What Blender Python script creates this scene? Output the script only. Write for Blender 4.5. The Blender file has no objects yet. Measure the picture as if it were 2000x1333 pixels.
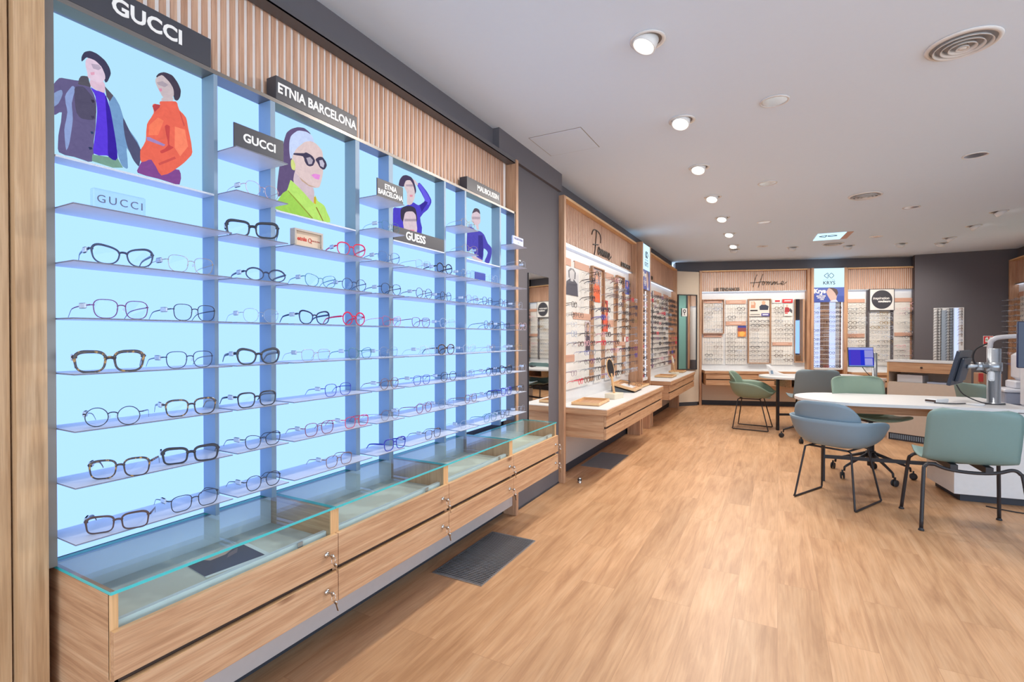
import bpy, math, random
from math import sin, cos, pi, radians as R, atan2, sqrt
from mathutils import Vector as V, Matrix as M, Euler
random.seed(7)
SC = bpy.context.scene
COL = SC.collection
H = 2.74            # ceiling height
POW=62; WST=3.5; EXPO=0.0
GL=[(6,2,1.086,34.0,1.1,'rect',3,'black'),
(6,3,1.534,15.0,1.004,'panto',2,'red'),
(6,4,1.764,7.0,1.008,'panto',1,'slate blue'),
(6,5,2.016,-3.0,0.993,'sq',0,'silver'),
(6,5,2.199,6.0,0.994,'round',2,'black'),
(6,6,2.408,-5.0,0.932,'round',0,'silver'),
(6,7,2.72,-4.0,1.016,'panto',0,'clear'),
(5,1,0.702,8.0,1.001,'cat',2,'navy'),
(5,1,0.882,1.0,0.998,'hex',0,'gold'),
(5,2,1.136,8.0,1.001,'oval',2,'navy'),
(5,3,1.373,6.0,1.002,'cat',1,'teal'),
(5,3,1.549,8.0,0.994,'round',1,'navy'),
(5,4,1.778,2.0,1.008,'panto',1,'black'),
(5,5,2.022,3.0,1.002,'round',1,'dark brown'),
(5,5,2.21,-5.0,0.935,'round',1,'black'),
(5,6,2.473,-1.0,1.005,'panto',0,'purple'),
(5,7,2.648,-3.0,0.99,'panto',1,'black'),
(5,7,2.853,-1.0,0.992,'panto',1,'navy'),
(5,8,3.071,-4.0,0.985,'panto',0,'clear'),
(4,1,0.697,-4.0,0.996,'hex',1,'purple'),
(4,1,0.892,-5.0,0.971,'hex',1,'black'),
(4,2,1.116,7.0,0.997,'panto',0,'silver'),
(4,3,1.343,2.0,0.995,'cat',2,'navy'),
(4,3,1.547,0.0,1.008,'round',2,'red'),
(4,4,1.782,-3.0,0.991,'cat',0,'red'),
(4,5,1.997,3.0,0.999,'sq',1,'purple'),
(4,5,2.226,5.0,1.001,'panto',1,'clear'),
(4,7,2.666,-2.0,0.999,'round',1,'black'),
(4,7,2.873,-2.0,0.994,'cat',1,'black'),
(4,8,3.13,-2.0,1.004,'panto',0,'pink'),
(3,1,0.67,21.0,1.056,'sq',3,'tortoiseshell'),
(3,1,0.877,2.0,0.997,'hex',1,'navy'),
(3,2,1.106,10.0,0.997,'cat',3,'black'),
(3,3,1.349,3.0,0.999,'sq',0,'gold'),
(3,3,1.582,-2.0,1.0,'cat',1,'teal'),
(3,4,1.761,-2.0,0.997,'panto',0,'silver'),
(3,5,2.053,1.0,1.006,'panto',1,'clear'),
(3,5,2.214,6.0,1.005,'panto',2,'tortoiseshell'),
(3,6,2.445,2.0,0.991,'panto',1,'clear'),
(3,7,2.691,-5.0,0.93,'panto',0,'gold'),
(3,8,2.894,-5.0,0.93,'panto',0,'clear'),
(3,8,3.068,-5.0,0.985,'round',0,'gold'),
(2,1,0.676,34.0,0.999,'round',1,'black'),
(2,1,0.88,13.0,0.999,'sq',2,'tortoiseshell'),
(2,2,1.1,5.0,1.002,'sq',2,'black'),
(2,3,1.46,1.0,0.998,'hex',1,'blue'),
(2,4,1.766,-3.0,0.996,'panto',1,'brown'),
(2,5,2.003,-1.0,1.001,'sq',1,'blue'),
(2,5,2.235,5.0,1.008,'panto',1,'black'),
(2,6,2.429,4.0,1.008,'panto',0,'silver'),
(2,7,2.698,2.0,0.996,'round',1,'navy'),
(2,7,2.884,6.0,1.001,'cat',2,'black'),
(2,8,3.126,-4.0,1.016,'panto',0,'clear'),
(1,1,0.692,37.0,0.999,'sq',2,'tortoiseshell'),
(1,1,0.879,27.0,1.01,'rect',3,'black'),
(1,2,1.122,-1.0,0.995,'cat',1,'black'),
(1,3,1.365,2.0,0.994,'hex',1,'dark red'),
(1,3,1.562,0.0,0.999,'sq',1,'red'),
(1,4,1.771,-2.0,1.006,'panto',0,'brown'),
(1,5,2.021,0.0,1.006,'round',1,'dark red'),
(1,5,2.214,6.0,1.006,'panto',0,'silver'),
(1,6,2.458,0.0,1.012,'panto',1,'brown'),
(1,7,2.707,4.0,0.993,'round',1,'black'),
(1,7,2.891,0.0,0.99,'cat',2,'blue'),
(1,8,3.091,-2.0,0.984,'panto',1,'black'),
(0,1,0.686,33.0,1.0,'rect',2,'dark brown'),
(0,1,0.89,6.0,1.004,'sq',1,'black'),
(0,2,1.123,2.0,1.005,'panto',1,'black'),
(0,3,1.464,1.0,1.003,'sq',1,'brown'),
(0,4,1.802,4.0,1.003,'hex',2,'blue'),
(0,5,2.095,-1.0,1.004,'sq',1,'tortoiseshell'),
(0,6,2.423,7.0,1.01,'panto',0,'clear'),
(0,7,2.682,5.0,0.995,'sq',1,'teal'),
(0,7,2.873,-5.0,0.993,'cat',1,'black'),
(0,8,3.107,-5.0,0.978,'panto',0,'clear'),
(7,2,1.123,1.0,0.995,'panto',0,'rose gold'),
(7,4,1.775,-3.0,1.0,'panto',0,'teal'),
(7,6,2.451,12.0,0.992,'panto',0,'gold'),
(7,8,3.118,-4.0,1.01,'panto',0,'clear'),
(8,6,2.43,4.0,1.006,'panto',0,'gold')]
POST=[[((105,98,140),[0.599,1.97,0.604,1.984,0.618,2.011,0.641,2.018,0.66,2.023,0.663,2.032,0.678,2.044,0.688,2.016,0.701,1.983,0.7,1.912,0.695,1.865,0.691,1.805,0.649,1.805,0.616,1.807,0.615,1.852,0.623,1.919,0.599,1.902]),((145,165,215),[0.63,1.965,0.645,2.0,0.653,1.997,0.645,1.953,0.647,1.91,0.64,1.846,0.632,1.818,0.628,1.873,0.635,1.924]),((140,160,205),[0.599,1.946,0.607,1.965,0.621,1.98,0.625,1.972,0.616,1.941,0.599,1.922]),((88,84,110),[0.651,1.996,0.67,2.011,0.688,1.996,0.7,1.976,0.699,1.93,0.67,1.919,0.655,1.932]),((120,160,205),[0.731,2.002,0.743,2.016,0.759,1.994,0.776,1.94,0.797,1.914,0.813,1.885,0.811,1.828,0.799,1.836,0.777,1.873,0.78,1.814,0.767,1.813,0.756,1.836,0.745,1.899,0.737,1.961]),((85,88,120),[0.768,1.96,0.788,1.921,0.815,1.879,0.81,1.829,0.796,1.839,0.78,1.874,0.772,1.908]),((125,165,150),[0.691,1.825,0.753,1.834,0.767,1.81,0.741,1.802,0.69,1.806]),((96,66,225),[0.688,2.016,0.702,2.013,0.72,2.015,0.729,1.988,0.739,1.926,0.747,1.883,0.753,1.834,0.725,1.833,0.694,1.829,0.698,1.889,0.703,1.951,0.699,1.995]),((62,42,165),[0.723,2.008,0.734,1.977,0.742,1.931,0.753,1.835,0.73,1.831,0.728,1.909]),((225,195,215),[0.686,2.032,0.699,2.059,0.721,2.043,0.722,2.016,0.707,2.014,0.69,2.018]),((90,88,100),[0.66,2.019,0.665,2.037,0.681,2.044,0.685,2.03,0.688,2.017,0.675,2.015,0.66,2.012]),((95,90,105),[0.722,2.034,0.743,2.016,0.734,1.995,0.726,2.006]),((70,68,95),[0.668,2.08,0.667,2.091,0.673,2.108,0.686,2.119,0.702,2.12,0.721,2.111,0.732,2.097,0.737,2.079,0.73,2.054,0.723,2.046,0.717,2.067,0.705,2.087,0.689,2.095,0.679,2.097]),((228,205,225),[0.676,2.083,0.681,2.096,0.697,2.098,0.713,2.088,0.721,2.072,0.723,2.057,0.713,2.041,0.696,2.037,0.682,2.041,0.68,2.056,0.677,2.067]),((188,172,194),[0.689,2.084,0.707,2.09,0.714,2.083,0.707,2.074,0.694,2.072]),((225,165,190),[0.687,2.058,0.697,2.064,0.697,2.056,0.689,2.051]),((60,55,75),[0.688,1.981,0.695,1.983,0.697,1.978,0.693,1.973,0.69,1.975]),((70,65,95),[0.687,1.934,0.695,1.937,0.696,1.931,0.691,1.927]),((50,70,110),[0.686,1.889,0.692,1.891,0.694,1.886,0.689,1.882]),((50,60,95),[0.681,1.843,0.689,1.845,0.691,1.84,0.684,1.836]),((135,80,150),[0.811,1.833,0.824,1.853,0.849,1.862,0.881,1.84,0.925,1.85,0.926,1.802,0.861,1.803,0.805,1.805]),((238,110,92),[0.847,2.029,0.853,2.037,0.869,2.039,0.869,2.051,0.916,2.07,0.926,2.047,0.947,2.03,0.955,1.992,0.967,1.922,0.946,1.885,0.911,1.846,0.871,1.816,0.843,1.857,0.815,1.841,0.812,1.875,0.827,1.911,0.831,1.964,0.85,2.006]),((190,75,80),[0.846,2.027,0.855,2.037,0.869,2.04,0.867,2.031,0.853,2.011]),((205,80,80),[0.882,1.976,0.897,1.982,0.895,1.923,0.908,1.917,0.875,1.888,0.868,1.893,0.891,1.919]),((255,140,110),[0.912,1.987,0.943,1.988,0.953,1.936,0.928,1.895,0.911,1.918]),((250,130,100),[0.837,1.963,0.862,1.997,0.879,1.993,0.862,1.941,0.835,1.931]),((210,90,85),[0.862,1.852,0.911,1.889,0.915,1.883,0.865,1.846]),((210,90,85),[0.926,2.04,0.929,2.041,0.943,2.002,0.939,1.997]),((170,140,195),[0.829,1.923,0.837,1.926,0.883,1.918,0.878,1.911,0.83,1.914]),((205,190,195),[0.872,2.061,0.892,2.084,0.909,2.077,0.905,2.066,0.872,2.052]),((75,68,85),[0.858,2.122,0.863,2.135,0.879,2.148,0.903,2.15,0.919,2.136,0.93,2.115,0.929,2.093,0.922,2.077,0.911,2.074,0.902,2.106,0.882,2.126]),((205,190,195),[0.855,2.115,0.873,2.136,0.892,2.127,0.906,2.111,0.909,2.087,0.895,2.069,0.876,2.068,0.866,2.083,0.858,2.097]),((176,164,176),[0.858,2.106,0.876,2.118,0.892,2.113,0.882,2.101,0.863,2.1]),((225,150,175),[0.864,2.09,0.873,2.093,0.874,2.085,0.867,2.081])],[((105,90,130),[1.318,2.027,1.318,2.068,1.331,2.115,1.352,2.14,1.383,2.16,1.414,2.169,1.434,2.165,1.45,2.156,1.414,2.154,1.383,2.143,1.356,2.117,1.346,2.081,1.348,2.039,1.359,2.02,1.374,1.982,1.374,1.939,1.347,1.916,1.332,1.886,1.296,1.854,1.289,1.884,1.3,1.976]),((205,220,255),[1.345,2.077,1.352,2.111,1.383,2.145,1.422,2.157,1.455,2.152,1.471,2.12,1.446,2.125,1.406,2.102,1.371,2.057,1.352,2.021,1.346,2.042]),((215,195,205),[1.366,1.924,1.374,1.986,1.413,1.957,1.462,1.933,1.464,1.865,1.421,1.885]),((228,205,205),[1.357,2.023,1.375,2.065,1.414,2.108,1.446,2.125,1.475,2.125,1.505,2.108,1.513,2.083,1.511,2.04,1.513,2.013,1.496,1.949,1.47,1.935,1.441,1.938,1.405,1.955,1.374,1.972,1.371,2.011]),((200,170,150),[1.39,1.96,1.437,1.94,1.479,1.938,1.441,1.934,1.405,1.945]),((75,70,95),[1.367,2.049,1.414,2.064,1.426,2.071,1.454,2.067,1.471,2.052,1.462,2.029,1.446,2.019,1.43,2.019,1.418,2.032,1.41,2.049,1.367,2.042]),((185,175,190),[1.426,2.048,1.446,2.058,1.46,2.049,1.454,2.031,1.438,2.025]),((75,70,95),[1.473,2.056,1.488,2.071,1.509,2.078,1.526,2.066,1.533,2.05,1.524,2.032,1.513,2.025,1.496,2.029,1.483,2.045]),((200,195,215),[1.492,2.058,1.509,2.066,1.52,2.053,1.515,2.034,1.498,2.036]),((235,150,225),[1.45,1.984,1.47,1.995,1.498,1.998,1.491,1.975,1.47,1.973]),((215,225,140),[1.352,2.015,1.361,2.021,1.372,2.005,1.37,1.981,1.357,1.98,1.351,1.995]),((190,235,120),[1.281,1.802,1.296,1.848,1.332,1.888,1.347,1.929,1.355,1.933,1.413,1.9,1.462,1.868,1.47,1.904,1.483,1.883,1.517,1.871,1.534,1.843,1.55,1.804,1.453,1.801]),((165,215,95),[1.332,1.888,1.385,1.86,1.453,1.801,1.374,1.801,1.281,1.802,1.297,1.848]),((215,180,60),[1.462,1.868,1.464,1.896,1.474,1.897,1.474,1.866]),((150,130,60),[1.472,1.853,1.478,1.855,1.514,1.802,1.508,1.802]),((150,150,70),[1.334,1.888,1.338,1.889,1.459,1.803,1.453,1.801])],[((85,75,205),[1.958,1.859,1.958,1.958,2.011,1.973,2.066,2.0,2.117,2.027,2.157,2.022,2.193,2.04,2.215,2.062,2.187,2.094,2.152,2.126,2.17,2.148,2.233,2.117,2.268,2.087,2.275,2.065,2.243,2.018,2.175,1.958,2.187,1.867,1.995,1.859]),((110,100,235),[2.158,2.128,2.176,2.144,2.23,2.108,2.262,2.077,2.249,2.043,2.218,2.059,2.194,2.099]),((65,55,160),[2.169,2.025,2.218,2.059,2.243,2.057,2.187,1.991]),((225,205,215),[2.105,2.153,2.134,2.151,2.158,2.135,2.146,2.124,2.117,2.139]),((80,70,100),[2.0,2.086,2.006,2.116,2.027,2.143,2.055,2.157,2.094,2.159,2.117,2.147,2.134,2.118,2.14,2.093,2.125,2.074,2.1,2.12,2.055,2.126,2.041,2.093]),((225,205,210),[2.041,2.093,2.055,2.126,2.088,2.139,2.111,2.126,2.128,2.09,2.128,2.06,2.105,2.017,2.066,2.004,2.063,2.066]),((182,166,180),[2.055,2.107,2.111,2.123,2.117,2.113,2.06,2.098]),((230,150,170),[2.085,2.06,2.111,2.067,2.108,2.055,2.088,2.05]),((70,65,85),[2.013,1.96,2.032,1.982,2.082,2.001,2.128,2.0,2.143,1.973,2.142,1.924,2.054,1.925,2.04,1.904,2.016,1.917]),((225,205,215),[2.041,1.937,2.054,1.961,2.105,1.976,2.134,1.964,2.142,1.924,2.142,1.864,2.049,1.862,2.032,1.898]),((178,162,176),[2.043,1.923,2.14,1.943,2.14,1.93,2.043,1.91]),((230,150,170),[2.082,1.874,2.125,1.88,2.122,1.868,2.085,1.863])],[((90,85,190),[2.64,1.843,2.645,1.987,2.67,2.005,2.713,2.004,2.748,1.997,2.798,1.999,2.848,1.986,2.896,1.936,2.944,1.914,2.949,1.869,2.915,1.805,2.853,1.806,2.896,1.871,2.844,1.893,2.83,1.813,2.739,1.829,2.704,1.871]),((70,65,150),[2.775,1.968,2.83,1.978,2.839,1.892,2.825,1.822,2.775,1.834]),((225,200,210),[2.687,1.817,2.73,1.826,2.839,1.809,2.811,1.801,2.713,1.804]),((225,205,215),[2.739,2.033,2.775,2.04,2.784,2.006,2.757,2.003]),((225,205,215),[2.692,2.066,2.705,2.101,2.748,2.125,2.793,2.116,2.802,2.07,2.784,2.042,2.739,2.028,2.704,2.04]),((95,85,100),[2.7,2.096,2.722,2.129,2.748,2.14,2.784,2.138,2.798,2.112,2.757,2.12,2.718,2.104]),((186,170,182),[2.696,2.074,2.798,2.093,2.793,2.077,2.7,2.058])]]
# ------------------------------------------------------------------ helpers
def lin(c):
    return tuple((x/255/12.92) if x/255 <= .04045 else ((x/255+.055)/1.055)**2.4 for x in c)

class MB:
    def __init__(s): s.v=[]; s.f=[]; s.m=[]; s.sm=[]
    def add(s, vs, fs, m=0, smooth=False, T=None):
        o=len(s.v)
        s.v += [tuple(T @ V(p)) if T else tuple(p) for p in vs]
        s.f += [tuple(i+o for i in f) for f in fs]; s.m += [m]*len(fs); s.sm += [smooth]*len(fs)
        return s
    def box(s,x0,x1,y0,y1,z0,z1,m=0,T=None):
        vs=[(x0,y0,z0),(x1,y0,z0),(x1,y1,z0),(x0,y1,z0),(x0,y0,z1),(x1,y0,z1),(x1,y1,z1),(x0,y1,z1)]
        return s.add(vs,[(3,2,1,0),(4,5,6,7),(0,1,5,4),(1,2,6,5),(2,3,7,6),(3,0,4,7)],m,False,T)
    def bev(s,x0,x1,y0,y1,z0,z1,b=.004,m=0,T=None):
        # box with chamfered vertical and horizontal edges
        vs=[];fs=[]
        def ring(z,i):
            return [(x0+b+i,y0+i,z),(x1-b-i,y0+i,z),(x1-i,y0+b+i,z),(x1-i,y1-b-i,z),(x1-b-i,y1-i,z),(x0+b+i,y1-i,z),(x0+i,y1-b-i,z),(x0+i,y0+b+i,z)]
        for z,i in ((z0,b),(z0+b,0),(z1-b,0),(z1,b)): vs+=ring(z,i)
        for k in range(3):
            for j in range(8): fs.append((k*8+j,k*8+(j+1)%8,k*8+8+(j+1)%8,k*8+8+j))
        fs.append(tuple(range(7,-1,-1))); fs.append(tuple(range(24,32)))
        return s.add(vs,fs,m,False,T)
    def prism(s,poly,z0,z1,m=0,T=None,mside=None):
        n=len(poly); vs=[(x,y,z0) for x,y in poly]+[(x,y,z1) for x,y in poly]
        s.add(vs,[tuple(range(n-1,-1,-1)),tuple(range(n,2*n))],m,False,T)
        return s.add(vs,[(i,(i+1)%n,n+(i+1)%n,n+i) for i in range(n)],m if mside is None else mside,False,T)
    def ngon(s,pts,m=0,T=None): return s.add(pts,[tuple(range(len(pts)))],m,False,T)
    def lathe(s,prof,n=24,m=0,T=None,smooth=True):
        vs=[];fs=[]
        for r,z in prof:
            for k in range(n): a=2*pi*k/n; vs.append((r*cos(a),r*sin(a),z))
        for i in range(len(prof)-1):
            for k in range(n): fs.append((i*n+k,i*n+(k+1)%n,(i+1)*n+(k+1)%n,(i+1)*n+k))
        s.add(vs,fs,m,smooth,T); o=len(s.v)-len(vs); cf=[]
        if prof[0][0]>1e-6 and prof[-1][0]>1e-6 and abs(prof[0][0]-prof[-1][0])+abs(prof[0][1]-prof[-1][1])>1e-6:
            for f in (tuple(range(n-1,-1,-1)),tuple((len(prof)-1)*n+k for k in range(n))): s.f.append(tuple(i+o for i in f)); s.m.append(m); s.sm.append(False)
        return s
    def cyl(s,r,z0,z1,n=20,m=0,T=None): return s.lathe([(r,z0),(r,z1)],n,m,T)
    def tube(s,pts,r,n=8,closed=False,m=0,T=None,ry=None,up=None,smooth=True,caps=True):
        P=[V(p) for p in pts]; k=len(P); vs=[];fs=[]
        rs=r if isinstance(r,(list,tuple)) else [r]*k
        prev=None
        for i in range(k):
            if closed: t=P[(i+1)%k]-P[i-1]
            else: t=P[min(i+1,k-1)]-P[max(i-1,0)]
            t.normalize()
            if up is not None: a=V(up)-t*t.dot(V(up))
            elif prev is None: a=(V((0,0,1)) if abs(t.z)<.9 else V((1,0,0))); a=a-t*t.dot(a)
            else: a=prev-t*t.dot(prev)
            a.normalize(); prev=a; b=t.cross(a)
            # keep the width at bends
            for j in range(n):
                an=2*pi*(j+.5)/n; rr=rs[i]
                vs.append(P[i]+a*(cos(an)*rr)+b*(sin(an)*(rr if ry is None else ry*rr/rs[0])))
        for i in range(k if closed else k-1):
            for j in range(n):
                i2=(i+1)%k; fs.append((i*n+j,i*n+(j+1)%n,i2*n+(j+1)%n,i2*n+j))
        if not closed and caps: fs.append(tuple(range(n-1,-1,-1))); fs.append(tuple((k-1)*n+j for j in range(n)))
        return s.add(vs,fs,m,smooth,T)
    def build(s,name,mats,parent=None,bevel=0,solid=0,sub=0,ends=None):
        me=bpy.data.meshes.new(name); me.from_pydata(s.v,[],s.f)
        mats=mats if isinstance(mats,(list,tuple)) else [mats]
        for mm in mats: me.materials.append(mm)
        me.polygons.foreach_set('material_index',s.m); me.polygons.foreach_set('use_smooth',s.sm)
        me.update()
        if ends is not None:      # end grain: faces looking along Y
            me.materials.append(ends)
            for p in me.polygons:
                if abs(p.normal.y)>.9: p.material_index=len(me.materials)-1
        o=bpy.data.objects.new(name,me); COL.objects.link(o)
        if parent is not None: par(o,parent)
        if solid:
            q=o.modifiers.new('sol','SOLIDIFY'); q.thickness=solid; q.offset=0
        if bevel:
            q=o.modifiers.new('bev','BEVEL'); q.width=bevel; q.segments=2; q.limit_method='ANGLE'; q.angle_limit=R(40)
        if sub:
            q=o.modifiers.new('sub','SUBSURF'); q.levels=sub; q.render_levels=sub
        return o
MW={}
def mw(o): return MW.get(o.name, M.Identity(4))
def par(o,p,local=False):
    o.parent=p
    if not local: o.matrix_parent_inverse=mw(p).inverted()   # the mesh keeps its world coordinates
def tag(o,label=None,cat=None,group=None,kind=None):
    if label: o['label']=label
    if cat: o['category']=cat
    if group: o['group']=group
    if kind: o['kind']=kind
    return o
def thing(name,label,cat,loc=(0,0,0),rz=0,group=None,kind=None):
    o=bpy.data.objects.new(name,None); COL.objects.link(o); o.empty_display_size=.05
    o.location=loc; o.rotation_euler=(0,0,rz)
    MW[o.name]=M.Translation(V(loc))@M.Rotation(rz,4,'Z')
    return tag(o,label,cat,group,kind)
def lpart(name,mb,mats,parent,**k):       # part whose mesh is in its thing's own coordinates
    o=mb.build(name,mats,None,**k); par(o,parent,True); return o
def dup(root,loc=None,rz=None,label=None,group=None):
    c=root.copy(); COL.objects.link(c)
    if loc is not None: c.location=loc
    if rz is not None: c.rotation_euler=(0,0,rz)
    MW[c.name]=M.Translation(c.location)@c.rotation_euler.to_matrix().to_4x4()
    if label: c['label']=label
    if group: c['group']=group
    for ch in list(root.children):
        d=ch.copy(); COL.objects.link(d); d.parent=c
        for g in list(ch.children):
            e=g.copy(); COL.objects.link(e); e.parent=d
    return c
def struct(name,mb,mats,**k):
    o=mb.build(name,mats,None,**k); o['kind']='structure'; return o
def frame_T(o,x,y,z): return M(((x[0],y[0],z[0],o[0]),(x[1],y[1],z[1],o[1]),(x[2],y[2],z[2],o[2]),(0,0,0,1)))
def smooth_line(pts,k=5):
    P=[V(p) for p in pts]; out=[]
    for i in range(len(P)-1):
        a=P[max(i-1,0)];b=P[i];c=P[i+1];d=P[min(i+2,len(P)-1)]
        for j in range(k):
            t=j/k
            out.append(.5*((2*b)+(c-a)*t+(2*a-5*b+4*c-d)*t*t+(3*b-a-3*c+d)*t**3))
    out.append(P[-1]); return out
def text(name,body,size,T,mat,parent,align='CENTER',bold=0.0,ext=.0006,xs=1.0,local=False,spacing=1.0):
    cu=bpy.data.curves.new(name,'FONT'); cu.body=body; cu.size=size; cu.align_x=align; cu.align_y='CENTER'
    cu.extrude=ext; cu.offset=bold*size; cu.resolution_u=3; cu.space_character=spacing; cu.space_line=.95
    t=bpy.data.objects.new('tmp',cu); COL.objects.link(t)
    dg=bpy.context.evaluated_depsgraph_get(); me=bpy.data.meshes.new_from_object(t.evaluated_get(dg))
    bpy.data.objects.remove(t); bpy.data.curves.remove(cu)
    me.transform(T@M.Diagonal((xs,1,1,1))); me.materials.clear(); me.materials.append(mat)
    o=bpy.data.objects.new(name,me); COL.objects.link(o)
    if parent is not None: par(o,parent,local)
    return o
def TX(x,y,z): return frame_T((x,y,z),(0,1,0),(0,0,1),(1,0,0))     # writing on a wall that faces +X

# ------------------------------------------------------------------ materials
def newmat(n):
    m=bpy.data.materials.new(n); m.use_nodes=True; nt=m.node_tree; nt.nodes.clear(); return m,nt
def out(nt,sh):
    o=nt.nodes.new('ShaderNodeOutputMaterial'); nt.links.new(sh,o.inputs['Surface'])
def pbsdf(nt,col=(.8,.8,.8),rough=.5,metal=0,spec=.5):
    b=nt.nodes.new('ShaderNodeBsdfPrincipled'); b.inputs['Base Color'].default_value=(*col[:3],1); b.inputs['Roughness'].default_value=rough
    b.inputs['Metallic'].default_value=metal; b.inputs['Specular IOR Level'].default_value=spec; return b
def plain(n,rgb,rough=.5,metal=0,spec=.5,var=.04,scale=30):
    m,nt=newmat(n); c=lin(rgb); b=pbsdf(nt,c,rough,metal,spec)
    if var:
        no=nt.nodes.new('ShaderNodeTexNoise'); no.inputs['Scale'].default_value=scale
        tc=nt.nodes.new('ShaderNodeTexCoord'); nt.links.new(tc.outputs['Object'],no.inputs['Vector'])
        mx=nt.nodes.new('ShaderNodeMix'); mx.data_type='RGBA'
        mx.inputs['A'].default_value=(*[x*(1-var) for x in c],1); mx.inputs['B'].default_value=(*[min(1,x*(1+var)) for x in c],1)
        nt.links.new(no.outputs['Fac'],mx.inputs['Factor']); nt.links.new(mx.outputs['Result'],b.inputs['Base Color'])
    out(nt,b.outputs[0]); return m
def glow(n,rgb,strength=1.0,raw=None):
    m,nt=newmat(n); e=nt.nodes.new('ShaderNodeEmission'); e.inputs['Color'].default_value=(*(raw or lin(rgb)),1); e.inputs['Strength'].default_value=strength
    out(nt,e.outputs[0]); return m
def clear(n,tint=(1,1,1),refl=.5,rough=.02,ior=1.45,base=0.0,diff=(.8,.8,.8)):
    # thin pane: see-through plus a fresnel reflection, optionally a little body colour
    m,nt=newmat(n); t=nt.nodes.new('ShaderNodeBsdfTransparent'); t.inputs['Color'].default_value=(*tint,1)
    g=nt.nodes.new('ShaderNodeBsdfGlossy'); g.inputs['Roughness'].default_value=rough
    # the same reflection from either side of the pane: 0.04 + 0.96 (1 - |cos|)^5
    lw=nt.nodes.new('ShaderNodeLayerWeight'); lw.inputs['Blend'].default_value=.5
    pw=nt.nodes.new('ShaderNodeMath'); pw.operation='POWER'; pw.inputs[1].default_value=5; nt.links.new(lw.outputs['Facing'],pw.inputs[0])
    mu=nt.nodes.new('ShaderNodeMath'); mu.operation='MULTIPLY_ADD'; mu.inputs[1].default_value=.96*refl; mu.inputs[2].default_value=.04*refl; nt.links.new(pw.outputs[0],mu.inputs[0])
    src=t.outputs[0]
    if base:
        d=nt.nodes.new('ShaderNodeBsdfDiffuse'); d.inputs['Color'].default_value=(*diff,1); q=nt.nodes.new('ShaderNodeMixShader'); q.inputs[0].default_value=base
        nt.links.new(src,q.inputs[1]); nt.links.new(d.outputs[0],q.inputs[2]); src=q.outputs[0]
    x=nt.nodes.new('ShaderNodeMixShader'); nt.links.new(mu.outputs[0],x.inputs[0]); nt.links.new(src,x.inputs[1]); nt.links.new(g.outputs[0],x.inputs[2])
    out(nt,x.outputs[0]); return m
def ramp(nt,stops):
    r=nt.nodes.new('ShaderNodeValToRGB'); el=r.color_ramp.elements
    while len(el)<len(stops): el.new(.5)
    for e,(p,c) in zip(el,stops): e.position=p; e.color=(*c,1)
    return r
def oak(n,axis,dark=(170,126,94),mid=(197,154,119),light=(210,173,139),rough=.45,scale=1.0,knots=True,rz=0):
    m,nt=newmat(n); L=nt.links.new
    tc0=nt.nodes.new('ShaderNodeTexCoord'); tc=nt.nodes.new('ShaderNodeVectorRotate'); tc.rotation_type='Z_AXIS'; tc.inputs['Angle'].default_value=R(rz); L(tc0.outputs['Object'],tc.inputs['Vector']); mp=nt.nodes.new('ShaderNodeMapping')
    s=[26*scale]*3; s['xyz'.index(axis)]=1.3*scale; mp.inputs['Scale'].default_value=s; L(tc.outputs[0],mp.inputs['Vector'])
    n1=nt.nodes.new('ShaderNodeTexNoise'); n1.inputs['Scale'].default_value=1.6; n1.inputs['Detail'].default_value=6; n1.inputs['Roughness'].default_value=.62; n1.inputs['Distortion'].default_value=.6; L(mp.outputs[0],n1.inputs['Vector'])
    mp2=nt.nodes.new('ShaderNodeMapping'); s2=[120*scale]*3; s2['xyz'.index(axis)]=4*scale; mp2.inputs['Scale'].default_value=s2; L(tc.outputs[0],mp2.inputs['Vector'])
    n2=nt.nodes.new('ShaderNodeTexNoise'); n2.inputs['Scale'].default_value=2; n2.inputs['Detail'].default_value=3; L(mp2.outputs[0],n2.inputs['Vector'])
    r=ramp(nt,[(.3,lin(dark)),(.5,lin(mid)),(.7,lin(light))]); L(n1.outputs['Fac'],r.inputs[0])
    mx=nt.nodes.new('ShaderNodeMix'); mx.data_type='RGBA'; mx.blend_type='MULTIPLY'; mx.inputs['Factor'].default_value=.35; L(r.outputs[0],mx.inputs['A'])
    r2=ramp(nt,[(.35,(.55,.5,.45)),(.6,(1,1,1))]); L(n2.outputs['Fac'],r2.inputs[0]); L(r2.outputs[0],mx.inputs['B'])
    src=mx.outputs['Result']
    if knots:
        mp3=nt.nodes.new('ShaderNodeMapping'); s3=[5*scale]*3; s3['xyz'.index(axis)]=2*scale; mp3.inputs['Scale'].default_value=s3; L(tc.outputs[0],mp3.inputs['Vector'])
        vo=nt.nodes.new('ShaderNodeTexVoronoi'); vo.inputs['Scale'].default_value=1; L(mp3.outputs[0],vo.inputs['Vector'])
        r3=ramp(nt,[(.03,lin((120,75,50))),(.09,(1,1,1))]); L(vo.outputs['Distance'],r3.inputs[0])
        m3=nt.nodes.new('ShaderNodeMix'); m3.data_type='RGBA'; m3.blend_type='MULTIPLY'; m3.inputs['Factor'].default_value=.8; L(src,m3.inputs['A']); L(r3.outputs[0],m3.inputs['B']); src=m3.outputs['Result']
    b=pbsdf(nt,rough=rough,spec=.35); L(src,b.inputs['Base Color']); out(nt,b.outputs[0]); return m
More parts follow.
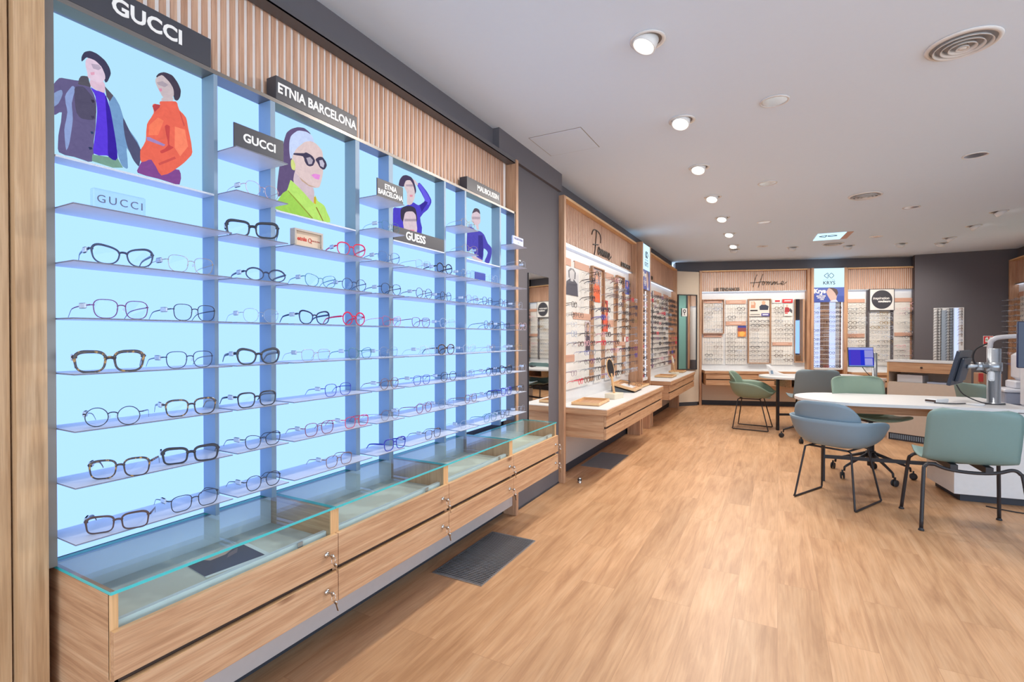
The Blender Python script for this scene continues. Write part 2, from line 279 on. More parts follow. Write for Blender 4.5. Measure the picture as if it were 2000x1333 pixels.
def floor_mat():
    m,nt=newmat('oak_plank_floor'); L=nt.links.new
    tc=nt.nodes.new('ShaderNodeTexCoord'); mp=nt.nodes.new('ShaderNodeMapping'); mp.inputs['Rotation'].default_value=(0,0,R(90)); L(tc.outputs['Object'],mp.inputs['Vector'])
    br=nt.nodes.new('ShaderNodeTexBrick'); br.inputs['Scale'].default_value=1; br.inputs['Brick Width'].default_value=1.25; br.inputs['Row Height'].default_value=.185
    br.inputs['Mortar Size'].default_value=.0009; br.inputs['Mortar Smooth'].default_value=.3; br.offset=.37; br.squash=1
    br.inputs['Color1'].default_value=(0,0,0,1); br.inputs['Color2'].default_value=(1,1,1,1); br.inputs['Mortar'].default_value=(.5,.5,.5,1); L(mp.outputs[0],br.inputs['Vector'])
    # grain along the planks (Y), shifted from plank to plank
    ad=nt.nodes.new('ShaderNodeVectorMath'); ad.operation='MULTIPLY_ADD'; ad.inputs[1].default_value=(3,7,0); L(br.outputs['Color'],ad.inputs[0]); L(tc.outputs['Object'],ad.inputs[2])
    def nz(sc,det,rg,ds=0):
        q=nt.nodes.new('ShaderNodeMapping'); q.inputs['Scale'].default_value=sc; L(ad.outputs[0],q.inputs['Vector'])
        t=nt.nodes.new('ShaderNodeTexNoise'); t.inputs['Scale'].default_value=1; t.inputs['Detail'].default_value=det; t.inputs['Roughness'].default_value=rg; t.inputs['Distortion'].default_value=ds; L(q.outputs[0],t.inputs['Vector']); return t
    g=nz((16,1.6,1),5,.6,.8); f=nz((110,5,1),3,.5); cl=nz((2.2,1.1,1),3,.55,.3)
    r=ramp(nt,[(.28,lin((186,140,102))),(.5,lin((211,166,125))),(.72,lin((222,181,142)))]); L(g.outputs['Fac'],r.inputs[0])
    def mul(a,b,fac,bl='MULTIPLY'):
        x=nt.nodes.new('ShaderNodeMix'); x.data_type='RGBA'; x.blend_type=bl; x.inputs['Factor'].default_value=fac; L(a,x.inputs['A']); L(b,x.inputs['B']); return x.outputs['Result']
    rf=ramp(nt,[(.35,(.62,.56,.5)),(.62,(1,1,1))]); L(f.outputs['Fac'],rf.inputs[0])
    rc=ramp(nt,[(.3,(.78,.74,.7)),(.65,(1.0,1,1))]); L(cl.outputs['Fac'],rc.inputs[0])
    rp=ramp(nt,[(0,(.91,.90,.885)),(1,(1.03,1.02,1.015))]); L(br.outputs['Color'],rp.inputs[0])
    c=mul(mul(mul(r.outputs[0],rf.outputs[0],.28),rc.outputs[0],.9),rp.outputs[0],.9)
    x=nt.nodes.new('ShaderNodeMix'); x.data_type='RGBA'; L(br.outputs['Fac'],x.inputs['Factor']); L(c,x.inputs['A']); x.inputs['B'].default_value=(*lin((172,128,92)),1)
    b=pbsdf(nt,rough=.42,spec=.4); L(x.outputs['Result'],b.inputs['Base Color']); out(nt,b.outputs[0]); return m
def blotch(n,c1,c2,scale,rough=.5,p1=.48,p2=.6):
    m,nt=newmat(n); L=nt.links.new; tc=nt.nodes.new('ShaderNodeTexCoord'); no=nt.nodes.new('ShaderNodeTexNoise'); no.inputs['Scale'].default_value=scale; no.inputs['Detail'].default_value=2; L(tc.outputs['Object'],no.inputs['Vector'])
    r=ramp(nt,[(p1,lin(c1)),(p2,lin(c2))]); L(no.outputs['Fac'],r.inputs[0]); b=pbsdf(nt,rough=rough); L(r.outputs[0],b.inputs['Base Color']); out(nt,b.outputs[0]); return m
def print_colour(nt):
    a=nt.nodes.new('ShaderNodeAttribute'); a.attribute_name='Col'; L=nt.links.new
    tc=nt.nodes.new('ShaderNodeTexCoord'); n1=nt.nodes.new('ShaderNodeTexNoise'); n1.inputs['Scale'].default_value=38; n1.inputs['Detail'].default_value=5; n1.inputs['Roughness'].default_value=.6; n1.inputs['Distortion'].default_value=1.2; L(tc.outputs['Object'],n1.inputs['Vector'])
    r=ramp(nt,[(.3,(.91,.91,.93)),(.7,(1.07,1.07,1.06))]); L(n1.outputs['Fac'],r.inputs[0])
    m=nt.nodes.new('ShaderNodeMix'); m.data_type='RGBA'; m.blend_type='MULTIPLY'; L(a.outputs['Alpha'],m.inputs['Factor']); L(a.outputs['Color'],m.inputs['A']); L(r.outputs[0],m.inputs['B'])
    return m.outputs['Result']
def printed(n,strength):
    m,nt=newmat(n); e=nt.nodes.new('ShaderNodeEmission'); e.inputs['Strength'].default_value=strength; nt.links.new(print_colour(nt),e.inputs['Color']); out(nt,e.outputs[0]); return m
def inked(n):
    m,nt=newmat(n); b=pbsdf(nt,rough=.35); nt.links.new(print_colour(nt),b.inputs['Base Color']); out(nt,b.outputs[0]); return m

OAKX=oak('oak_grain_across','x'); OAKY=oak('oak_grain_along','y'); OAKZ=oak('oak_upright','z',(166,124,96),(192,150,119),(204,165,134))
OAKH=oak('oak_grain_back_wall','x',rz=-18.4); OAKS=oak('oak_grain_sideboard','x',rz=30); OAKD=oak('oak_grain_desk','x',rz=-8.5)
EDGE=oak('oak_light_edge','y',(205,160,112),(224,182,134),(232,192,146),knots=False); EDGEZ=oak('oak_light_edge_upright','z',(200,156,108),(216,172,124),(226,184,138),knots=False)
PANEL=oak('oak_entrance_panel','z',(176,138,100),(196,160,122),(210,176,140),knots=False)
SLAT=oak('oak_slat','z',(176,134,108),(202,160,134),(214,176,150),knots=False)
FLOOR=floor_mat()
WHITE=plain('white_laminate',(224,224,225),.35); CEIL=plain('white_ceiling_paint',(222,237,255),.9,var=.01)
GREYWALL=plain('anthracite_wall_paint',(96,92,97),.8,var=.02); BEIGE=plain('beige_wall_paint',(205,190,172),.8,var=.02); KICK=plain('pale_grey_kick_panel',(190,182,180),.7)
DARK=plain('dark_plinth',(52,55,64),.6); GROOVE=plain('groove_shadow_gap',(70,52,44),.8)
METAL=plain('grey_lacquered_metal',(130,152,174),.45,0); TRIMM=plain('dark_metal_trim',(92,90,94),.4,.3); GOLDEDGE=plain('bronze_metal_edge',(128,122,118),.35,.6)
SIGNM=plain('charcoal_sign_face',(62,62,70),.4); LETTER=plain('white_lettering',(240,238,235),.5,var=0)
INK=plain('black_lettering',(38,36,40),.6,var=0); SCRIPT=plain('dark_script_lettering',(62,52,46),.5,var=0)
CHROME=plain('polished_steel',(205,200,195),.18,1,var=0); ALU=plain('brushed_aluminium',(178,184,192),.35,.8); STEEL=plain('black_powder_coat',(46,44,48),.45,.2)
BACKING=plain('slat_backing_board',(244,238,234),.7); RIB=plain('white_ribbed_board',(226,222,216),.6)
LIT=glow('backlit_acrylic',None,1.0,raw=(.50,.86,1.8)); LED=glow('white_led_strip',None,1.7,raw=(.74,.82,1.0)); LAMP=glow('lamp_lens',None,9.0,raw=(1.0,.95,.84))
SIGNLIT=glow('backlit_sign_white',None,1.35,raw=(.58,.86,1.05)); BLUELED=glow('blue_white_led_column',None,1.15,raw=(.62,.72,1.1))
GLASS=clear('clear_glass',(.93,.985,.975),.75); GEDGE=plain('teal_glass_edge',(70,190,195),.2,spec=.6,var=.02); LENS=clear('demo_lens',(.95,.975,1.0),.7); ACRYL=clear('clear_acrylic',(.9,.94,.98),.9,base=.05,diff=(.75,.82,.95))
SHELFM=plain('satin_white_shelf',(206,212,222),.4); SHEDGE=plain('grey_shelf_edge',(120,124,140),.5); TRAYF=blotch('grey_felt_lining',(196,190,180),(214,210,200),7,.9)
MIRROR=plain('mirror_silver',(235,238,238),.02,1,var=0)
PRINT=printed('backlit_print',1.0); INKED=inked('printed_card')
def setcol(o,cols,nbg=999):
    at=o.data.color_attributes.new('Col','FLOAT_COLOR','CORNER'); me=o.data
    for p in me.polygons:
        for li in p.loop_indices: at.data[li].color=(*lin(cols[p.index]),0 if p.index<nbg else 1)
# ------------------------------------------------------------------ the room
A0=V((-1.30,10.0,0)); AN=R(18.4); D0=V((cos(AN),sin(AN),0)); N0=V((sin(AN),-cos(AN),0))   # back wall line: along D0, facing N0
def HP(s,off,z): p=A0+D0*s+N0*off; return (p.x,p.y,z)
def HT(s,off,z): return frame_T(HP(s,off,z),D0,(0,0,1),N0)             # writing on the back wall
HB=frame_T(HP(0,0,0),D0,-N0,(0,0,1))                                   # box space: x along, y into the wall (negative = towards the room)
struct('floor',MB().box(-2.4,6.0,-3.0,12.2,-.06,0),FLOOR)
struct('ceiling',MB().box(-2.4,6.0,-3.0,12.2,H,H+.08),CEIL)
mb=MB().box(-2.1,-1.80,-1.0,4.08,0,H).box(-2.1,-1.745,-1.0,2.97,2.58,H).box(-2.1,-1.695,2.97,4.09,2.585,H).box(-2.1,-1.722,3.215,4.09,0,2.585)
mb.box(-2.1,-1.82,4.08,9.9,0,H)
struct('wall_left',mb,GREYWALL)
# oak facing left of the lit display
mb=MB().box(-1.9,-1.69,-1.0,.498,0,H); struct('wall_entrance',mb,PANEL)
mb=MB().box(-1.9,-1.665,.502,.562,0,H); struct('trim_1',mb,PANEL)
# back wall and diagonal corner
mb=MB().box(-.45,3.75,.135,.4,0,H,T=HB); struct('wall_back',mb,GREYWALL)
struct('wall_back_right',MB().box(2.10,3.6,11.03,11.3,0,H),GREYWALL)
CT=frame_T((-1.66,9.66,0),V((.707,.707,0)),V((-.707,.707,0)),V((0,0,1)))
mb=MB().box(-.06,.46,.0,.1,.07,2.53,T=CT); struct('wall_corner',mb,BEIGE)
struct('wall_right',MB().box(3.42,3.6,9.0,11.1,0,H),GREYWALL)
struct('wall_side',MB().box(3.42,3.6,8.2,8.98,0,H),plain('teal_wall_paint',(120,170,165),.7))
struct('wall_right_front',MB().box(3.42,3.6,4.0,8.19,0,H),GREYWALL)
struct('unseen_lit_panel',MB().box(3.405,3.419,6.62,6.80,.85,1.75),LIT); struct('unseen_oak_posts',MB().box(3.38,3.419,6.50,6.60,0,2.5).box(3.38,3.419,6.82,6.95,0,2.5),OAKZ)  # unseen lit panel and oak posts, added for the Homme mirror to reflect
# baseboards and kick panels
struct('baseboard_left',MB().box(-1.83,-1.785,.6,3.17,0,.07).box(-1.87,-1.80,4.12,9.64,0,.075).box(-1.73,-1.716,3.215,4.08,0,.012),DARK)
struct('baseboard_corner',MB().box(-.02,.43,-.004,.05,0,.07,T=CT),DARK)
struct('baseboard_back',MB().box(.02,1.9,.115,.16,0,.09,T=HB).box(2.46,3.7,.115,.16,0,.09,T=HB),DARK)
mb=MB().box(-1.72,-1.70,.6,3.17,.075,.37)
struct('wall_kick_left',mb,KICK)
mb=MB().box(-1.84,-1.80,4.12,9.64,.075,.43); struct('wall_kick_far',mb,plain('pale_kick_panel_far',(196,186,178),.7))
mb=MB().box(.04,1.86,.10,.14,.09,.43,T=HB); struct('wall_kick_back',mb,BEIGE)
# ------------------------------------------------------------------ the lit display on the left
FX=-1.68; BX=-1.748                               # frame front, lit panel face
BAY=[(.585,1.004),(1.017,1.216),(1.236,1.640),(1.664,1.857),(1.886,2.312),(2.328,2.523),(2.540,2.950),(2.968,3.165)]
LEV=[.768,.913,1.058,1.205,1.350,1.497,1.643,1.788,1.933]
Z0,Z1=.693,2.19
def ordn(k): return ['bottom','second','third','fourth','fifth','sixth','seventh','eighth','ninth','tenth','eleventh','twelfth','thirteenth','fourteenth','fifteenth'][k]
disp=thing('lit_display_unit','tall backlit display wall unit with glowing blue white panels and thin shelves','display unit',(-1.72,1.87,0))
mb=MB().box(-1.78,FX,.565,.585,Z0,Z1+.012).box(-1.78,FX,3.165,3.178,Z0,Z1+.012).box(-1.78,FX,.565,3.178,Z1-.002,Z1+.012)
mb.box(-1.84,-1.776,.57,3.17,Z0,2.58)
mb.build('frame',GOLDEDGE,disp)
for i in range(7):
    a,b=BAY[i][1],BAY[i+1][0]
    MB().box(BX-.012,FX,a,b,Z0,Z1-.003).build('divider',METAL,disp)
for (a,b) in BAY: MB().box(-1.772,BX,a,b,Z0,Z1-.004).build('light_panel',LIT,disp)
for i,(a,b) in enumerate(BAY):
    wide=i%2==0
    for k,z in enumerate(LEV):
        if wide and k>7: continue
        if wide and k==7: MB().box(BX+.001,FX+.002,a+.001,b-.001,z-.012,z-.006).build('shelf',SHELFM,disp); continue
        m_=MB().bev(BX+.001,-1.58,a+.001,b-.001,z-.0035,z,.0008); m_.m=[1]*24+[0,0]; m_.build('shelf',[SHELFM,SHEDGE],disp)
# slatted head panel
mb=MB().box(-1.775,-1.756,.57,3.168,Z1+.012,2.575,1); n=int(2.59/.0333)
for k in range(n): y=.575+k*.0333; mb.box(-1.757,-1.749,y,y+.0185,Z1+.012,2.575,0)
mb.build('slat_panel',[SLAT,BACKING],disp)
MB().box(-1.745,FX,-.2,3.178,2.553,2.558).box(FX-.004,FX,-.2,3.178,2.553,2.585).build('top_trim',TRIMM,disp)
MB().bev(-1.78,-1.672,3.179,3.214,0,2.583,.002).build('end_panel',OAKZ,disp)

# ---- glazed drawer cabinets under it
CB=[.584,1.266,1.943,2.600,3.278]
WHO=['nearest the entrance, holding a dark photo print','second from the entrance','third from the entrance','farthest from the entrance, beside the narrow mirror']
CABS=[]
for i in range(4):
    a,b=CB[i],CB[i+1]
    t=thing('display_cabinet','oak drawer cabinet with glass top, '+WHO[i],'cabinet',(-1.55,(a+b)/2,.36),0,'glazed drawer cabinets under the lit display')
    if i==0: t['label']='oak glass-topped drawer cabinet nearest the entrance, holding a dark photo print'
    elif i==1: t['label']='oak glass-topped drawer cabinet, second from the entrance end'
    elif i==2: t['label']='oak glass-topped drawer cabinet, third from the entrance end'
    else: t['label']='oak glass-topped drawer cabinet at the far end beside the narrow mirror'
    XB=-1.745 if i<3 else -1.665
    mb=MB().box(XB,-1.405,a,a+.018,.36,.683).box(XB,-1.405,b-.018,b,.36,.683).box(XB,-1.41,a+.001,b-.001,.356,.375).box(XB,-1.41,a+.001,b-.001,.467,.48).box(XB,-1.42,a+.018,b-.018,.48,.575)
    mb.build('body',OAKX if i==0 else OAKZ,t)
    MB().box(XB,XB+.015,a+.001,b-.001,.376,.683).build('back_lining',plain('pale_grey_lining',(206,208,214),.6) if i==0 else bpy.data.materials['pale_grey_lining'],t)
    for e in (a,b-.0185): MB().box(-1.408,-1.4035,e,e+.0185,.48,.683).build('front_edge',EDGEZ,t)
    MB().box(XB+.016,-1.425,a+.019,b-.019,.575,.581).build('felt_lining',TRAYF,t)
    MB().box(-1.409,-1.405,a+.019,b-.019,.578,.683).build('glass_front',GLASS,t)
    MB().box(-1.425,-1.404,a+.019,b-.019,.575,.584).box(-1.44,-1.425,a+.019,b-.019,.575,.605).build('glass_channel',WHITE,t)
    g=MB().box(XB-.002,-1.398,a+.001,b-.001,.683,.691); g.m=[1,1,2,2,2,2]; 
    g.m=[0,0,1,1,1,1]; g.build('glass_top',[GLASS,GEDGE],t)
    MB().box(-1.412,-1.4085,(a+b)/2+.19,(a+b)/2+.21,.59,.612).build('clip',ALU,t)
    for z0,z1 in ((.483,.597),(.355,.464)):
        d=MB().box(-1.404,-1.385,a+.0015,b-.0015,z0,z1); d.m=[0,1,0,0,0,0]; d=d.build('drawer',[OAKY,EDGE],t,bevel=.0012)
        L=MB().lathe([(.0105,0),(.0105,.004),(.008,.007),(.004,.0075),(.0,.0075)],16,T=frame_T((-1.385,b-.052,(z0+z1)/2+.0),(0,1,0),(0,0,1),(1,0,0)))
        L.box(-.0035,.0035,-.001,.001,.006,.009,T=frame_T((-1.385,b-.052,(z0+z1)/2),(0,1,0),(0,0,1),(1,0,0)))
        lk=L.build('lock',CHROME,d)
    MB().box(-1.42,-1.405,a+.01,b-.01,.464,.483).build('shadow_gap',GROOVE,t)
    CABS.append(t)
# key rings hanging from the locks
def keyring(loc,label,k=[0]):
    t=thing('key_ring',label,'keys',loc,0,'key rings hanging from the cabinet drawers')
    b=MB(); b.box(.009,.026,-.0008,.0008,-.004,.004); b.lathe([(.0,-.0015),(.0085,-.0015),(.0085,.0015),(0,.0015)],14,T=frame_T((.03,0,0),(1,0,0),(0,0,1),(0,-1,0)))
    lpart('key',b,CHROME,t)
    pts=[(.034+.009*sin(a),.003*cos(a),-.012-.012*cos(a+pi)) for a in [2*pi*j/14 for j in range(14)]]
    lpart('ring',MB().tube(pts,.0009,5,True),CHROME,t)
    b=MB(); T=frame_T((.034,.006,-.024),(1,0,0),(0,.95,.3),(0,-.3,.95))
    b.lathe([(.0,-.0012),(.009,-.0012),(.009,.0012),(0,.0012)],14,T=T@frame_T((0,.0,-.009),(1,0,0),(0,0,1),(0,-1,0)))
    b.box(-.003,.003,-.0008,.0008,-.045,-.014,T=T); lpart('key',b,CHROME,t)
NM=['first','second','third','last']
for i in range(4):
    for r,z in enumerate((.54,.41)):
        keyring((-1.386,CB[i+1]-.052,z),f"steel keys hanging from the {'upper' if r==0 else 'lower'} drawer of the {NM[i]} cabinet from the entrance")
# photo print lying in the first cabinet
def printcard(name,label,cat,T,w,h,polys,bg,mat=INKED,group=None,thick=.0012,parent=None):
    mb=MB().box(-w/2,w/2,-h/2,h/2,-thick,0,T=T); cols=[bg]*6
    for i,(c,p) in enumerate(polys):
        mb.ngon([(x*w,y*h,.0002+.0002*i) for x,y in p],0,T); cols.append(c)
    o=mb.build(name,mat,parent); setcol(o,cols)
    if parent is None: tag(o,label,cat,group)
    return o
printcard('photo_print','dark photo print with white border lying inside the first glass cabinet','print',frame_T((-1.56,.975,.5825),(.12,.99,0),(-.99,.12,0),(0,0,1)),.20,.15,
   [((62,60,78),[(-.5,-.42),(.42,-.42),(.42,.5),(-.5,.5)]),((190,160,145),[(-.2,.25),(.05,.3),(.25,.5),(-.3,.5)]),((120,100,105),[(.0,.1),(.2,.2),(.3,.45),(.1,.3)])],(225,225,222))

# ---- brand signs
def sign(label,x0,x1,y0,y1,z0,z1,body,size,bold=.03,xs=1.0,group='charcoal brand signs on the lit display',left=None,cat='sign'):
    t=thing('brand_sign',label,cat,((x0+x1)/2,(y0+y1)/2,z0),0,group)
    MB().box(x0,x1,y0,y1,z0,z1).build('sign_board',SIGNM,t,bevel=.0012)
    text('lettering',body,size,TX(x1+.0006,(y0+y1)/2 if left is None else left,(z0+z1)/2),LETTER,t,bold=bold,xs=xs)
sign('large charcoal sign on top of the display frame above the leather jacket poster',-1.735,FX,.30,.996,2.203,2.298,'GUCCI',.062,left=.81)
sign('large charcoal two-word sign on top of the display frame above the headband poster',-1.735,FX,1.240,1.650,2.203,2.292,'ETNIA BARCELONA',.052,xs=.86)
sign('charcoal sign on top of the display frame at its far end above the sweater poster',-1.735,FX,2.547,2.958,2.203,2.283,'MAUBOUSSIN',.046,xs=.95,left=2.80)
sign('small charcoal one-word sign standing on the narrow shelf beside the jacket poster',-1.603,-1.598,1.022,1.210,1.9335,2.016,'GUCCI',.040)
sign('small charcoal two-line sign standing on a narrow shelf by the arm-overhead poster',-1.603,-1.598,1.690,1.866,1.9335,2.020,'ETNIA\nBARCELONA',.032,xs=.9)
sign('charcoal sign inside the display at the foot of the arm-overhead poster',-1.692,FX+.001,1.89,2.308,1.7825,1.852,'GUESS',.056,left=2.06)
t=thing('acrylic_block','clear acrylic block engraved with one word under the leather jacket poster','shop display block',(-1.615,.70,1.6435),0)
MB().bev(-1.628,-1.608,.640,.764,1.6435,1.699,.002).build('block',ACRYL,t); text('lettering','GUCCI',.030,TX(-1.6072,.702,1.671),plain('engraved_grey_lettering',(96,104,120),.5,var=0),t,spacing=1.3)
t=thing('brand_frame_box','pale wooden frame box with small red lettering on an upper shelf','shop display block',(-1.615,1.326,1.6435),0)
MB().box(-1.632,-1.605,1.262,1.270,1.651,1.7035).box(-1.632,-1.605,1.386,1.394,1.651,1.7035).box(-1.632,-1.605,1.262,1.394,1.704,1.712).box(-1.632,-1.605,1.262,1.394,1.6435,1.650).build('frame',plain('grey_wood_frame',(188,176,164),.6),t)
MB().box(-1.63,-1.615,1.270,1.386,1.650,1.704).build('board',plain('cream_board',(220,196,172),.7),t)
text('lettering','etnia',.022,TX(-1.6144,1.302,1.677),plain('red_lettering',(205,66,52),.6,var=0),t,bold=.03)
MB().tube([(-1.6142,1.338+.007*cos(a),1.676+.008*sin(a)) for a in [2*pi*k/16 for k in range(16)]],.0012,5,True).tube([(-1.6142,1.341,1.671),(-1.6142,1.346,1.665)],.0012,5).build('logo',plain('red_logo',(205,66,52),.6,var=0),t)
text('lettering','BARCELONA',.0075,TX(-1.6144,1.364,1.676),plain('red_small_lettering',(190,110,95),.6,var=0),t)
t=thing('brand_block','blue block in a clear holder on the upper shelf near the far end','shop display block',(-1.62,2.57,1.6435),0)
MB().bev(-1.630,-1.612,2.50,2.655,1.6435,1.698,.006).build('holder',ACRYL,t); MB().box(-1.611,-1.608,2.525,2.645,1.650,1.692).build('face',plain('royal_blue_face',(40,58,150),.4),t)
t=thing('brand_block','pale lavender block with small grey lettering on the topmost far end shelf','shop display block',(-1.605,3.07,1.9335),0)
MB().bev(-1.615,-1.602,3.00,3.155,1.9335,1.998,.003).build('holder',plain('lavender_acrylic',(188,196,230),.2),t); text('lettering','MAUBOUSSIN',.020,TX(-1.6012,3.078,1.979),plain('violet_grey_lettering',(120,118,150),.5,var=0),t); text('lettering','\u2014',.02,TX(-1.6012,3.078,1.957),INK,t)

# ---- backlit posters at the top of the wide bays
def closed_smooth(p,k=3):
    P=[V(q) for q in p]; n=len(P); r=[]
    if n<6: return p
    for i in range(n):
        a,b,c,d=P[i-1],P[i],P[(i+1)%n],P[(i+2)%n]
        for j in range(k):
            t=j/k; r.append(tuple(b+((c-a)*t*.8+(2*a-5*b+4*c-d)*t*t*.8+(3*b-a-3*c+d)*t**3*.8)*.5) if j else tuple(b))
    return r
PL=['backlit poster of a man in a leather jacket and a woman in an orange coat','backlit poster of a woman in dark glasses, headband and lime blazer','backlit poster of two people in blue, one with an arm overhead','backlit poster of a person in a blue sweater, hand on hip']
for i in range(4):
    a,b=BAY[i*2]; zb,zt=1.783,2.184
    mb=MB().box(BX-.0005,-1.7425,a+.003,b-.003,zb,zt); cols=[(182,231,255)]*6
    for j,(c,p) in enumerate(POST[i]):
        pts=[(-1.7421+.00015*j,min(max(p[q],a+.004),b-.004),min(max(p[q+1],zb+.001),zt-.001)) for q in range(0,len(p),2)]
        # drop doubled points made by the crop
        cl=[pts[0]]+[pts[q] for q in range(1,len(pts)) if pts[q]!=pts[q-1]]
        cl=closed_smooth(cl)
        ar=sum(cl[q-1][1]*cl[q][2]-cl[q][1]*cl[q-1][2] for q in range(len(cl)))
        if ar<0: cl.reverse()
        mb.ngon(cl); cols.append(c)
    o=mb.build('poster',PRINT); setcol(o,cols,6); tag(o,PL[i],'poster',group='backlit posters at the top of the display')
# ------------------------------------------------------------------ eyeglasses
GC={'black':(38,38,48),'navy':(44,54,86),'tortoiseshell':None,'gold':(176,150,112),'silver':(158,164,176),'red':(215,40,72),'slate blue':(96,120,160),'clear':(196,208,226),'teal':(72,128,140),
    'purple':(112,62,110),'dark brown':(76,54,52),'pink':(220,170,180),'blue':(52,62,170),'brown':(128,92,78),'dark red':(128,44,60),'rose gold':(200,160,158)}
GM={}
for k,c in GC.items():
    if c is None: GM[k]=blotch('tortoiseshell_acetate',(54,42,44),(168,126,58),120,.25,.56,.64)
    elif k=='clear': GM[k]=clear('clear_acetate_frame',(.86,.9,.95),1.0,rough=.15,base=.35,diff=(.72,.78,.9))
    else: GM[k]=plain(k.replace(' ','_')+'_frame',c,.28,.75 if k in('gold','silver','rose gold') else 0,var=0)
PAD=clear('nose_pad_clear',(.9,.93,.95),.9,base=.3)
TAGM=plain('price_tag_plastic',(196,208,228),.35)
SH={'round':(.0236,.0240,2.0,0,0,0),'panto':(.0250,.0236,2.35,.10,0,0),'sq':(.0264,.0224,3.1,.09,0,0),'cat':(.0274,.0220,2.6,.13,.005,0),'rect':(.0272,.0196,3.8,.06,.001,0),'hex':(.0268,.0240,2.9,.10,0,0),'oval':(.0282,.0186,2.0,0,0,0)}
def outline(st,n):
    a,b,p,sk,lift,hx=SH[st]; r=[]
    for k in range(n):
        t=2*pi*(k+.5)/n; c,s_=cos(t),sin(t)
        x=abs(c)**(2/p)*(1 if c>0 else -1)*a; z=abs(s_)**(2/p)*(1 if s_>0 else -1)*b
        if hx:
            q=(t+pi/6)%(pi/3)-pi/6; f=.72+.28*cos(pi/6)/cos(q); x=c*a*f*1.04; z=s_*b*f*1.05
        x*=1+sk*z/b
        if z>0: z+=lift*(x/a)*(z/b)
        r.append((x,z))
    return r       # outer side at +x
TH=[(.0009,.0016,.0011),(.0016,.0026,.0021),(.0026,.0036,.0042),(.0038,.0050,.0058)]   # rim, depth, temple half height
def glass_parts(st,th,n=40,cs=6):
    """frame front, two temples, two lenses, price tag: meshes in own coordinates, front towards -Y, feet on z=0"""
    rim,dep,tph=TH[th]; o=outline(st,n); a,b=SH[st][0],SH[st][1]
    gap=.0085 if th>1 else .0095; cx=a+gap+rim; zc=b+rim*1.0
    fr=MB()
    for sd in (-1,1):
        vs=[];fs=[]
        for k in range(n):
            x,z=o[k]; x2,z2=o[(k+1)%n]; x0,z0=o[k-1]
            tx,tz=x2-x0,z2-z0; l=sqrt(tx*tx+tz*tz) or 1; nx,nz=tz/l,-tx/l
            w=rim*(1+ (.55*max(0,z/b)+.35*max(0,x/a)*max(0,z/b) if th>1 else 0))
            prof=[(0,-.3),(.18,-.5),(.82,-.5),(1,-.3),(1,.3),(.82,.5),(.18,.5),(0,.3)] if cs==6 else [(0,-.5),(1,-.5),(1,.5),(0,.5)]
            for (f,d) in prof:
                vs.append((sd*(cx+x+nx*f*w*1.3),d*dep-.0012*abs(x)/a,zc+z+nz*f*w*1.3))
        m=len(prof)
        for k in range(n):
            for j in range(m):
                q=(k*m+j,k*m+(j+1)%m,((k+1)%n)*m+(j+1)%m,((k+1)%n)*m+j); fs.append(q if sd<0 else q[::-1])
        fr.add(vs,fs,0,cs==6 and th<2)
        hx=cx+a*1.02; hz=zc+b*(.62 if st in('cat','sq','rect') else .38)
        fr.tube([(sd*(hx-.002),0,hz),(sd*(hx+.004),.001,hz),(sd*(hx+.0062),.005,hz)],max(rim,.0011)*1.05,cs)
    zb=zc+b*.36
    br=smooth_line([(-gap-rim*.8,-.0005,zb-.001),(-gap*.5,-.001,zb+.0025),(gap*.5,-.001,zb+.0025),(gap+rim*.8,-.0005,zb-.001)],3)
    fr.tube(br,max(rim*(1.15 if th>1 else 1.05),.0009),cs)
    if cs==6 and th<2:
        for sd in (-1,1): fr.lathe([(0,-.0045),(.0022,-.003),(.0026,0),(.0022,.003),(0,.0045)],6,1,T=frame_T((sd*.0078,.004,zb-.009),(1,0,0),(0,.5,0),(0,0,1)))
    tm=[]
    hx=cx+a*1.02+.0062
    for sd in (-1,1):
        p=smooth_line([(sd*hx,.004,hz),(sd*(hx+.002),.05,hz-.003),(sd*(hx+.001),.085,hz-.008),(sd*(hx-.001),.100,hz-.015),(sd*(hx-.003),.116,max(.0035,hz-.032))],4 if cs==6 else 1)
        t=MB(); t.tube(p,[tph*(1-.45*q/(len(p)-1)) for q in range(len(p))],6 if cs==6 else 4,ry=.0011 if th>1 else .0007,up=(0,0,1)); tm.append(t)
    ls=[]
    for sd in (-1,1):
        m_=MB(); m_.ngon([(sd*(cx+x),.0002-.0012*abs(x)/a,zc+z) for x,z in (o if sd<0 else o[::-1])]); ls.append(m_)
    tg=MB(); y0,y1=.018,.050; zt=hz-.002
    tg.bev(-.0028,.0028,y0,y1,zt-.0075,zt+.0075,.0024)
    return fr,tm,ls,tg,hx
BANK={}
def shelf_glasses(st,th,col,loc,rz,sc,label,tagside=-1):
    key=(st,th)
    if key not in BANK: BANK[key]=glass_parts(st,th)
    fr,tm,ls,tg,hx=BANK[key]
    t=thing('eyeglasses',label,'glasses',loc,rz,'eyeglasses on the lit display shelves'); t.scale=(sc,sc,sc)
    lpart('frame_front',fr,[GM[col],PAD],t)
    for x in tm: lpart('temple',x,GM[col],t)
    for x in ls: lpart('lens',x,LENS,t)
    g=MB(); g.add(tg.v,tg.f,T=M.Translation((tagside*(hx+.0018),0,0))); lpart('price_tag',g,TAGM,t)
UNDER=['under the leather jacket poster','between the two leftmost posters','under the headband woman poster','between the headband and arm-overhead posters','under the arm-overhead poster','between the two far posters','under the blue sweater poster','at the far oak end panel']
SHN={'round':'round','panto':'rounded','sq':'square','cat':'cat-eye','rect':'rectangular','hex':'angular','oval':'oval'}
from collections import Counter
cnt=Counter((g[0],g[1]) for g in GL); seen=Counter()
